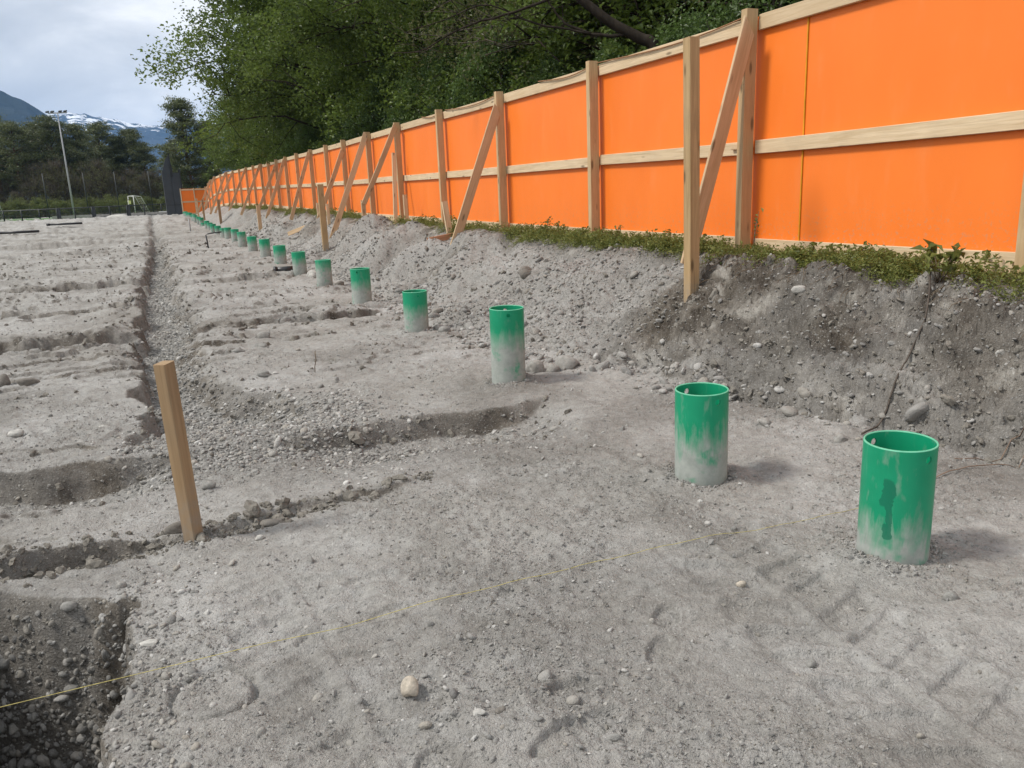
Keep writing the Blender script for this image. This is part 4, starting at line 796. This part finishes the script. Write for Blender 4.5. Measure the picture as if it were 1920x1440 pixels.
    for x in (-.55, .55):
        V, F = box_np(x - .12, x + .12, -.4, .4, -.25, .298); put('block', mesh_np('block', V, F, M['conc']), sl)
build_far()
# ------------------------------------------------------------------ mountains
def build_mountain(name, origin, eu, ridge_u, ridge_h, front, back, mat, seed, label, ulen, rough):
    nu, nw = 170, 70; u = np.linspace(ulen[0], ulen[1], nu); w = np.linspace(-front, back, nw); Wd, Ud = np.meshgrid(w, u, indexing='ij')
    R = np.interp(Ud, ridge_u, ridge_h); pr = np.where(Wd < 0, 1 + Wd / front, 1 - Wd / back); pr = np.clip(pr, 0, 1) ** .9
    n = fbm(Ud / rough, Wd / rough, seed, 5, .55); rav = np.abs(vnoise(Ud / (rough * .35) + .4 * n, Wd / (rough * 1.6), seed + 9))
    H = R * pr + R * .10 * n * (1 - pr * .75) * (pr > 0) - R * .10 * rav * pr * (1 - pr) * 3 + R * .018 * vnoise(Ud / (rough * .08), Wd / (rough * .1), seed + 3) * pr
    ev = np.array([-eu[1], eu[0]]); X = origin[0] + Ud * eu[0] + Wd * ev[0]; Y = origin[1] + Ud * eu[1] + Wd * ev[1]
    i = (np.arange(nw - 1)[:, None] * nu + np.arange(nu - 1)[None]).ravel()
    put(name, mesh_np(name, np.stack([X.ravel(), Y.ravel(), H.ravel() - 2], 1), np.stack([i, i + 1, i + nu + 1, i + nu], 1), mat, False), kind='structure', label=label)
build_mountain('hill', (-1263, 2157), (.87, .49), [-900, -400, 0, 64, 95, 122, 170, 260, 400, 600], [420, 360, 304, 266, 238, 206, 150, 80, 20, 0], 900, 700, M['mtA'], 5, 'forested blue mountain flank at the left', (-900, 600), 260.)
build_mountain('mountain', (-2073, 3994), (.905, .425), [-1500, -400, 0, 60, 110, 160, 220, 270, 330, 420, 480, 900, 2200], [400, 445, 432, 438, 424, 412, 410, 392, 384, 372, 380, 400, 380], 1500, 900, M['mtB'], 15, 'distant mountain ridge streaked with snow', (-1500, 2200), 420.)
# ------------------------------------------------------------------ trees
def leaf_quads(P, size, rng, up=.5, asp=.62):
    n = len(P); nrm = rng.normal(size=(n, 3)); nrm[:, 2] = np.abs(nrm[:, 2]) + up; nrm /= np.linalg.norm(nrm, axis=1, keepdims=True)
    a = np.cross(nrm, rng.normal(size=(n, 3))); a /= np.linalg.norm(a, axis=1, keepdims=True); b = np.cross(nrm, a)
    L = size * rng.uniform(.7, 1.25, n); A, B = a * L[:, None] * .5, b * L[:, None] * .5 * asp; dip = nrm * (L * .10)[:, None]
    V = np.stack([P - A - dip, P + B + dip - A * .15, P + A - dip, P - B + dip - A * .15], 1).reshape(-1, 3)
    return V, np.arange(n * 4).reshape(-1, 4)
def skeleton(rng, H, R, base, limbs, r0, droop=.1, sub=4, lean=0.):
    """trunk, limbs and branches as tubes; returns tubes and the points where leaves sit"""
    tubes, tips = [], []
    zt = np.linspace(0, H * .86, 9); tr = np.stack([np.cumsum(rng.normal(0, .10, 9)) + lean * zt, np.cumsum(rng.normal(0, .10, 9)), zt], 1); tr[0, :2] = 0
    tubes.append(tube(tr, np.linspace(r0, r0 * .18, 9) * (1 + .5 * (zt < .3)), 9))
    for k in range(limbs):
        f = base + (1 - base) * ((k + rng.uniform(0, 1)) / limbs); z0 = f * H * .85; i = f * 8; i0 = min(int(i), 7); p0 = tr[i0] + (tr[i0 + 1] - tr[i0]) * (i - i0)
        prof = math.sin(math.pi * min(1, .18 + .82 * (f - base) / (1 - base) * .95 + .12)) ** .6; L = R * prof * rng.uniform(.7, 1.1) + .3
        az = k * 2.399 + rng.uniform(-.4, .4); el = rng.uniform(.05, .55) + .5 * (f > .75)
        d = np.array([math.cos(az) * math.cos(el), math.sin(az) * math.cos(el), math.sin(el)]); q = np.linspace(0, 1, 6)[:, None]
        lp = p0 + d * q * L + np.array([0, 0, 1]) * (q * (1 - q) * L * .25 - droop * L * q ** 2) + np.cumsum(rng.normal(0, .05 * L / 3, (6, 3)), 0) * (q > 0)
        tubes.append(tube(lp, np.linspace(r0 * .32 * (1.1 - f * .7), .012, 6), 6))
        for j in range(sub):
            g = rng.uniform(.25, .95); ii = g * 5; a0 = min(int(ii), 4); q0 = lp[a0] + (lp[a0 + 1] - lp[a0]) * (ii - a0)
            d2 = d + rng.normal(0, .75, 3); d2[2] += .1; d2 /= np.linalg.norm(d2); L2 = L * rng.uniform(.2, .42); qq = np.linspace(0, 1, 4)[:, None]
            sp = q0 + d2 * qq * L2 + np.cumsum(rng.normal(0, .03 * L2, (4, 3)), 0) * (qq > 0) - np.array([0, 0, .15]) * droop * qq ** 2 * L2
            tubes.append(tube(sp, np.linspace(.022, .006, 4), 4)); tips += [sp[1], sp[2], sp[3]]
        tips += [lp[3], lp[4], lp[5]]
    return tubes, np.array(tips)
def crown_leaves(rng, tips, nclump, per, rad, size, up=.5, flat=.7):
    c = tips[rng.integers(0, len(tips), nclump)] + rng.normal(0, rad * .8, (nclump, 3)) * np.array([1, 1, .7]); cv = rng.uniform(0, 1, nclump)
    P = (c[:, None] + rng.normal(0, rad * .5, (nclump, per, 3)) * np.array([1, 1, flat])).reshape(-1, 3)
    V, F = leaf_quads(P, size, rng, up); var = np.clip(np.repeat(cv, per) * .6 + rng.uniform(0, .4, len(P)), 0, 1); return V, F, var
def tree_proto(kind, seed):
    rng = np.random.default_rng(seed)
    if kind == 'leafy':
        tb, tips = skeleton(rng, 15, 5.4, .25, 34, .24, .10, 6); V, F, var = crown_leaves(rng, tips, 1900, 26, .46, .15); lm, bm_ = M['leafA'], M['bark']
    elif kind == 'broad':
        tb, tips = skeleton(rng, 14, 6.6, .27, 36, .28, .14, 7); V, F, var = crown_leaves(rng, tips, 2000, 26, .48, .15); lm, bm_ = M['leafA'], M['bark']
    elif kind == 'twiggy':
        tb, tips = skeleton(rng, 12, 4.4, .25, 34, .16, .06, 9); V, F, var = crown_leaves(rng, tips, 800, 20, .45, .095); lm, bm_ = M['leafC'], M['barkT']
        for k in range(900):
            p = tips[rng.integers(0, len(tips))]; d = rng.normal(size=3); d[2] = abs(d[2]) * .6 + .1; d /= np.linalg.norm(d); L = rng.uniform(.4, 1.1); tb.append(tube([p, p + d * L * .5 + rng.normal(0, .04, 3), p + d * L], [.009, .006, .003], 3))
    elif kind == 'ivy':
        tb, tips = skeleton(rng, 5.2, 2.0, .05, 26, .08, .1, 5); V, F, var = crown_leaves(rng, tips, 700, 26, .30, .10, .8); lm, bm_ = M['leafB'], M['bark']
    elif kind == 'sapling':
        tb, tips = skeleton(rng, 7.5, 2.5, .10, 30, .09, .1, 6); V, F, var = crown_leaves(rng, tips, 900, 26, .34, .135, .6); lm, bm_ = M['leafA'], M['bark']
    elif kind == 'thicket':
        tb, tips = skeleton(rng, 6, 2.6, .03, 22, .06, -.1, 6); V, F, var = crown_leaves(rng, tips, 260, 14, .5, .13); lm, bm_ = M['leafC'], M['barkT']
        for k in range(700):
            p = tips[rng.integers(0, len(tips))]; d = rng.normal(size=3) * .6; d[2] = abs(d[2]) + .6; d /= np.linalg.norm(d); L = rng.uniform(.6, 1.6); tb.append(tube([p, p + d * L * .5, p + d * L], [.02, .014, .008], 3))
    elif kind == 'young':
        tb, tips = skeleton(rng, 2.4, 1.3, .03, 14, .03, -.1, 4); V, F, var = crown_leaves(rng, tips, 160, 16, .3, .14, .3); lm, bm_ = M['leafY'], M['barkT']
    elif kind == 'pine' or kind == 'tallpine':
        H = 13. if kind == 'pine' else 14.; zt = np.linspace(0, H * .95, 9); tr = np.stack([np.cumsum(rng.normal(0, .12, 9)), np.cumsum(rng.normal(0, .12, 9)), zt], 1); tr[0, :2] = 0
        tb = [tube(tr, np.linspace(.24, .05, 9), 8)]; Ps, ax = [], []
        f0 = .34 if kind == 'pine' else .16; nb = 44 if kind == 'pine' else 70
        for k in range(nb):
            f = f0 + (1 - f0) * (k + rng.uniform(0, 1)) / nb; i = f * 8; i0 = min(int(i), 7); p0 = tr[i0] + (tr[i0 + 1] - tr[i0]) * (i - i0); g = (f - f0) / (1 - f0)
            L = (3.4 * (1 - g) ** .6 * (.6 + .5 * min(1, g * 4)) + .5) * rng.uniform(.55, 1.15) * (1 if kind == 'pine' else .85); az = k * 2.4 + rng.uniform(-.5, .5); el = rng.uniform(-.05, .35) + .5 * g
            d = np.array([math.cos(az) * math.cos(el), math.sin(az) * math.cos(el), math.sin(el)]); q = np.linspace(0, 1, 4)[:, None]; lp = p0 + d * q * L + np.array([0, 0, .12 * L]) * q ** 2; tb.append(tube(lp, [.06, .045, .03, .015], 5))
            for _ in range(5 if L > 1.2 else 3):
                c = p0 + d * L * rng.uniform(.45, 1.05) + rng.normal(0, .28, 3) * np.array([1, 1, .4]) + np.array([0, 0, .2]); m_ = 60; Ps.append(c + rng.normal(0, 1, (m_, 3)) * np.array([.42, .42, .17])); ax.append(rng.uniform(0, 1) * np.ones(m_))
        P = np.concatenate(Ps); cv = np.concatenate(ax); V, F = leaf_quads(P, .34, rng, .3, .28); var = np.clip(cv * .6 + rng.uniform(0, .4, len(P)), 0, 1); lm, bm_ = M['needle'], M['barkP']
    return mesh_np('trunk', *merge(tb), bm_, True), mesh_np('crown', V, F, lm, False, var)
PROTO = {}
def tree(kind, v, s, t, z, rz, sc, label, name, group=None, cat='tree'):
    if (kind, v) not in PROTO: PROTO[(kind, v)] = tree_proto(kind, 1000 + v * 37 + sum(map(ord, kind)))
    tk, cr = PROTO[(kind, v)]
    o = empty(name, st3(s, t, z), label, cat, group, (0, 0, rz)); o.scale = (sc, sc, sc) if not isinstance(sc, tuple) else sc
    put('stem' if cat != 'tree' else 'trunk', tk, o); put('foliage' if cat != 'tree' else 'crown', cr, o); return o
def build_wood():
    rg = random.Random(9)
    # the big tree whose boughs hang out to the left over the hoarding, and its neighbours along the edge
    tree('broad', 0, 40.5, 6.9, .9, 3.5, 1.2, 'big leafy tree whose sparse boughs reach out against the sky at the left', 'leafy_tree')
    tree('leafy', 0, 31, 7.5, .9, .7, 1.05, 'dense leafy tree behind the middle of the hoarding', 'leafy_tree'); tree('broad', 1, 24.5, 8.0, .9, 4.0, 1.0, 'leafy tree with dark trunk behind the broad plank stake', 'leafy_tree')
    tree('twiggy', 0, 17.5, 8.5, .9, 1.0, 1.0, 'half-bare twiggy tree behind the raking brace with the grey board', 'twiggy_tree'); tree('twiggy', 1, 13.0, 7.6, .9, 3.1, .95, 'half-bare twiggy tree left of the dark leaning limb', 'twiggy_tree')
    tree('twiggy', 0, 9.0, 9.0, .9, 5.2, 1.0, 'half-bare twiggy tree behind the dark leaning limb', 'twiggy_tree'); tree('leafy', 1, 4.5, 10.8, .9, 2.0, .95, 'leafy tree at the top right above the free post', 'leafy_tree')
    tree('leafy', 1, 47.5, 7.0, .95, 3.3, 1.0, 'leafy tree behind the far half of the hoarding', 'leafy_tree'); tree('leafy', 0, 56, 6.6, .95, 5.1, .95, 'leafy tree behind the far end of the hoarding', 'leafy_tree'); tree('broad', 1, 65, 7.0, .8, 1.2, .8, 'leafy tree left of the far hoarding end', 'leafy_tree')
    G = 'trees deep in the wood behind the hoarding'; L = 'leafy tree deep in the dense wood behind the hoarding'
    for row, (t0, st) in enumerate(((13, 5.2), (18.5, 6.0), (25, 7.5))):
        s = -1.0 + row * 2
        while s < 92:
            kd = ('leafy', 'broad', 'leafy', 'twiggy')[rg.randrange(4)] if row < 2 else ('leafy', 'broad')[rg.randrange(2)]
            tree(kd, rg.randrange(2), s + rg.uniform(-1, 1), t0 + rg.uniform(-1.2, 1.2), .9, rg.uniform(0, 6.28), rg.uniform(.85, 1.15), L, 'wood_tree', G); s += st
    G2 = 'ivy-clad bushes close behind the hoarding'; L2 = 'dark green ivy-leaved bush rising close behind the hoarding'
    s = 1.5
    while s < 62:
        tree('ivy', rg.randrange(2), s, fence_t(s) + 2.3 + rg.uniform(0, .7), .88, -ANG + math.pi * rg.randrange(2), (lambda q: (q * .62, q, q))(rg.uniform(.8, 1.05) if not 6.5 < s < 12.5 else .66), L2, 'ivy_bush', G2, 'bush'); s += rg.uniform(1.7, 2.5)
    G3 = 'young leafy trees between the bushes and the tall wood'; s = 12.
    while s < 66:
        tree('sapling', rg.randrange(2), s, fence_t(s) + 3.6 + rg.uniform(0, 1.2), .9, rg.uniform(0, 6.28), rg.uniform(.85, 1.15), 'young leafy tree filling the wood edge behind the hoarding', 'young_tree', G3); s += rg.uniform(2.2, 3.2)
    for s, t, sc, lab in ((36.5, 6.0, 1.0, 'leafy tree standing just right of the big overhanging tree'), (73, 6.5, .75, 'leafy tree above the orange end hoarding'), (82, 8.5, .75, 'leafy tree behind the dark tower wall'), (90, 11, .8, 'leafy tree right of the tall conifer'), (98, 11.5, .7, 'leafy tree low beside the tall conifer')):
        tree('leafy', rg.randrange(2), s, t, .6, rg.uniform(0, 6), sc, lab, 'leafy_tree')
    # leaning dark limb above the hoarding
    b = empty('leaning_bough', (2.63, 14.26, .9), 'dark bare bough with thin twigs leaning out above the hoarding', 'tree')
    ctr = lambda pts, dy: [(x - 2.63, y - 14.26 + dy * i, z - .9) for i, (x, y, z) in enumerate(pts)]
    l1 = [(3.0, 14.3, .9), (2.95, 14.3, 2.4), (2.63, 14.26, 3.69), (2.37, 14.3, 3.9), (1.94, 14.37, 4.15), (1.59, 14.41, 4.42), (1.24, 14.45, 4.73), (.9, 14.47, 5.15), (.3, 14.6, 6.0)]
    put('limb', mesh_np('limb', *tube(smooth(ctr(l1, 0), 30), np.linspace(.12, .05, 30), 9), M['bark'], True), b)
    rng = np.random.default_rng(4)
    for pts, r in (([(2.28, 14.32, 3.95), (1.67, 14.4, 3.99), (1.14, 14.45, 4.2), (.97, 14.47, 4.45), (.8, 14.48, 4.67), (.5, 14.5, 5.3)], .035), ([(1.29, 14.44, 4.71), (.62, 14.49, 4.53), (-.01, 14.5, 4.37), (-.65, 14.49, 4.19), (-1.29, 14.44, 3.87), (-1.74, 14.4, 3.86)], .028), ([(1.58, 14.41, 4.03), (.96, 14.47, 4.16), (.43, 14.49, 4.31), (-.09, 14.5, 4.54), (-.73, 14.48, 4.36), (-1.54, 14.42, 4.17)], .022), ([(1.24, 14.45, 4.73), (.4, 14.3, 4.75), (-.5, 14.1, 4.6), (-1.5, 14.0, 4.75), (-2.6, 13.9, 4.4)], .02)):
        P = smooth(ctr(pts, .05), 18) + np.cumsum(rng.normal(0, .012, (18, 3)), 0); tb = [tube(P, np.linspace(r, .007, 18), 6)]
        for k in range(12):
            i = rng.integers(4, 17); d = rng.normal(size=3) * np.array([1, .5, .7]); d[0] -= .5; d /= np.linalg.norm(d); L_ = rng.uniform(.2, .7); tb.append(tube([P[i], P[i] + d * L_ * .5 + rng.normal(0, .03, 3), P[i] + d * L_], [.007, .005, .003], 4))
        put('branch', mesh_np('branch', *merge(tb), M['bark'], True), b)
    # pines and thicket beyond the pitch
    PL = [(121, -13.6, 0, .98, 'pine beside the floodlight mast'), (124, -20.5, 1, 1.05, 'dense pine at the left picture edge'), (119, -17.5, 2, .92, 'second pine from the left picture edge'), (126, -16.0, 0, .95, 'pine standing behind the two leftmost ones'), (123, -10.9, 1, .92, 'pine just right of the floodlight mast'), (136, -8.6, 2, 1.02, 'lone pine with tall bare trunk in front of the snowy ridge'), (137, -5.6, 0, .86, 'slim dark pine left of the flat-topped one'), (136, -3.9, 1, .95, 'flat-topped pine in the middle of the snowy ridge'), (134, -2.5, 2, .75, 'low pine right of the flat-topped one'), (128, -23.5, 2, 1.1, 'pine outside the left edge of the pitch'), (131, -12.5, 0, .8, 'pine in the gap behind the mast'), (118, -24, 0, .95, 'tall pine cut by the picture edge')]
    for i, (s, t, v, sc, lab) in enumerate(PL): tree('pine', v, s, t, .5, i * 1.3, sc, lab, 'pine_tree')
    for i in range(13):
        tree('pine', i % 3, 141 + (i % 3) * 3, -30 + i * 1.75 + rg.uniform(-.6, .6), .5, i * 2.1, .72 + .12 * rg.random(), 'pine in the back row of the far pine wood', 'pine_tree', 'back row of the far pine wood')
    tree('tallpine', 0, 106.5, 2.6, .5, .4, .96, 'tall conifer left of the leafy wood', 'conifer_tree'); tree('tallpine', 1, 108, 5.2, .5, 1.9, .78, 'shorter conifer right of the tall one', 'conifer_tree'); tree('tallpine', 0, 113, .4, .5, 3.9, .62, 'small conifer left of the tall one', 'conifer_tree')
    for i in range(26):
        tree('thicket', i % 2, 113 + (i % 4) * 2.0 + rg.uniform(-.5, .5), -27 + i * 1.18, .45, rg.uniform(0, 6), rg.uniform(.7, 1.1) * (1.0 if i > 9 else .7), 'brown half-bare bush in the thicket behind the pitch', 'thicket_bush', 'thicket behind the pitch', 'bush')
    for i in range(40):
        tree('young', i % 2, 107 + (i % 3) * 1.5 + rg.uniform(-.4, .4), -29 + i * .78, .42, rg.uniform(0, 6), rg.uniform(.6, 1.0), 'low yellow-green bush in the hedge row behind the pitch', 'hedge_bush', 'hedge row behind the pitch', 'bush')
build_wood()
# ------------------------------------------------------------------ weeds on the bank top
def build_weeds():
    rng = np.random.default_rng(31); c = bpy.data.collections.new('weed_shapes')
    for k in range(5):
        n = 72; r = np.abs(rng.normal(0, .09, n)); a = rng.uniform(0, 6.28, n); P = np.stack([r * np.cos(a), r * np.sin(a), rng.uniform(.005, .13, n) * (1.15 - r * 3).clip(.2)], 1)
        V, F = leaf_quads(P, .033, rng, .7, .5); tb = [(V, F)]; var = [np.clip(rng.uniform(0, 1, n), 0, 1)]
        for j in range(2):   # grass blades and stalks
            b = rng.normal(0, .06, 3) * np.array([1, 1, 0]); d = rng.normal(0, .09, 3); hgt = rng.uniform(.05, .14); w = .003
            q = np.array([b + (-w, 0, 0), b + (w, 0, 0), b + d * .5 + (w * .8, 0, hgt * .6), b + d * .5 + (-w * .8, 0, hgt * .6), b + d * 1.1 + (0, 0, hgt), b + d * 1.12 + (.001, 0, hgt)]); tb.append((q, np.array([(0, 1, 2, 3), (3, 2, 5, 4)]))); var.append(np.full(2, rng.uniform(.4, 1)))
        V, F = merge(tb); c.objects.link(bpy.data.objects.new('weed_shape', mesh_np('weed_shape', V, F, M['leafG'], False, np.concatenate(var))))
    n = 15000; s = np.exp(rng.uniform(np.log(3.), np.log(60.), n)) - 4.5; t = rng.uniform(1.75, 2.8, n); x, y = to_xy(s, t); z, m = terrain(x, y); ft = np.array([fence_t(q) for q in s])
    pat = sst(-.25, .25, fbm(s * .8, t * .8, 401, 3)); e = m['t1']
    d = sst(-.18, .04, t - e + .10 * vnoise(s * 3, t * 0, 402)) * (t < ft - .06) * (.16 + .5 * sst(.10, .6, pat)); k = rng.uniform(0, 1, n) < d; k &= ~((s > 15.5) & (t < e - .05) & (rng.uniform(0, 1, n) < .6))
    x, y, z, s = x[k], y[k], z[k], s[k]; sc = np.clip(np.exp(rng.normal(-.5, .38, len(x))), .3, 1.5) * (1 + .008 * s)
    scatter('weed_strip', x, y, z - .01, sc, c, 'low green weeds and grass along the foot of the hoarding', 'weeds', rng, .18, 5)
    # dry roots and straw hanging from the cut edge
    tb = []
    for k in range(420):
        s_ = rng.choice([rng.uniform(-1.5, 2.8), rng.uniform(1.9, 2.7), rng.uniform(8.3, 9.3)], p=[.6, .25, .15]); u = float(bank_edges(np.array([s_]))[1][0]) + rng.normal(-.10, .10); p = ST(s_, u, .01); v = rng.normal(0, 1, 3); L = rng.uniform(.05, .2)
        q = [p, p + Vector((-NVX * L * .4 + v[0] * .02, -NVY * L * .4 + v[1] * .02, .02 - L * .3)), p + Vector((-NVX * L * .6 + v[0] * .05, -NVY * L * .6 + v[1] * .05, -L * rng.uniform(.3, .95)))]; tb.append(tube([tuple(w) for w in q], [.003, .0022, .0012], 4))
    put('dry_roots', mesh_np('dry_roots', *merge(tb), M['twig'], True), None, 'dry roots and straw hanging from the cut edge of the bank', 'roots', None, 'stuff')
    # taller single weeds
    def weed(s, t, h, nl, ls, label, spread=.08, mat='leafG'):
        p = ST(s, t); o = empty('weed_plant', p, label, 'plant'); st_, lf = [], []
        for k in range(nl):
            a = rng.uniform(0, 6.28); hh = h * rng.uniform(.55, 1); e = np.array([math.cos(a) * spread, math.sin(a) * spread, 0]); P = np.array([(0, 0, -.02), e * .4 + (0, 0, hh * .6), e + (0, 0, hh)]); st_.append(tube(P, [.004, .003, .002], 5))
            lf += [P[1] + (P[2] - P[1]) * f + rng.normal(0, .012, 3) for f in np.linspace(.1, 1, 6)]
        put('stem', mesh_np('stem', *merge(st_), M['twig'], True), o); V, F = leaf_quads(np.array(lf), ls, rng, .6, .5); put('leaves', mesh_np('leaves', V, F, M[mat], False, rng.uniform(0, 1, len(F))), o)
    weed(2.55, 2.45, .42, 2, .05, 'thin tall sprig in front of the orange panel right of the free post'); weed(.38, 2.2, .26, 9, .10, 'broad-leaved weed at the bank edge above the hanging cable', .16)
    weed(-.15, 2.4, .2, 7, .06, 'reddish-green weed at the right end of the base board', .12); weed(5.1, 2.5, .28, 5, .05, 'upright weed left of the free post by the base board'); weed(6.9, 2.45, .3, 4, .05, 'upright weed halfway between the grey brace and the next post')
build_weeds()
# ------------------------------------------------------------------ air
def build_haze():
    m, T, out = new_mat('pale_air'); v = T.node('ShaderNodeVolumePrincipled', {'Color': (.30, .56, 1.0), 'Density': .0001, 'Anisotropy': .0})
    T.l.new(v.outputs[0], out.inputs['Volume']); V, F = box_np(-5500, 5500, -150, 6800, -2.6, 620); put('haze', mesh_np('haze', V, F, m), None, 'thin blue air between the viewer and the mountains', 'haze', None, 'stuff')
build_haze()
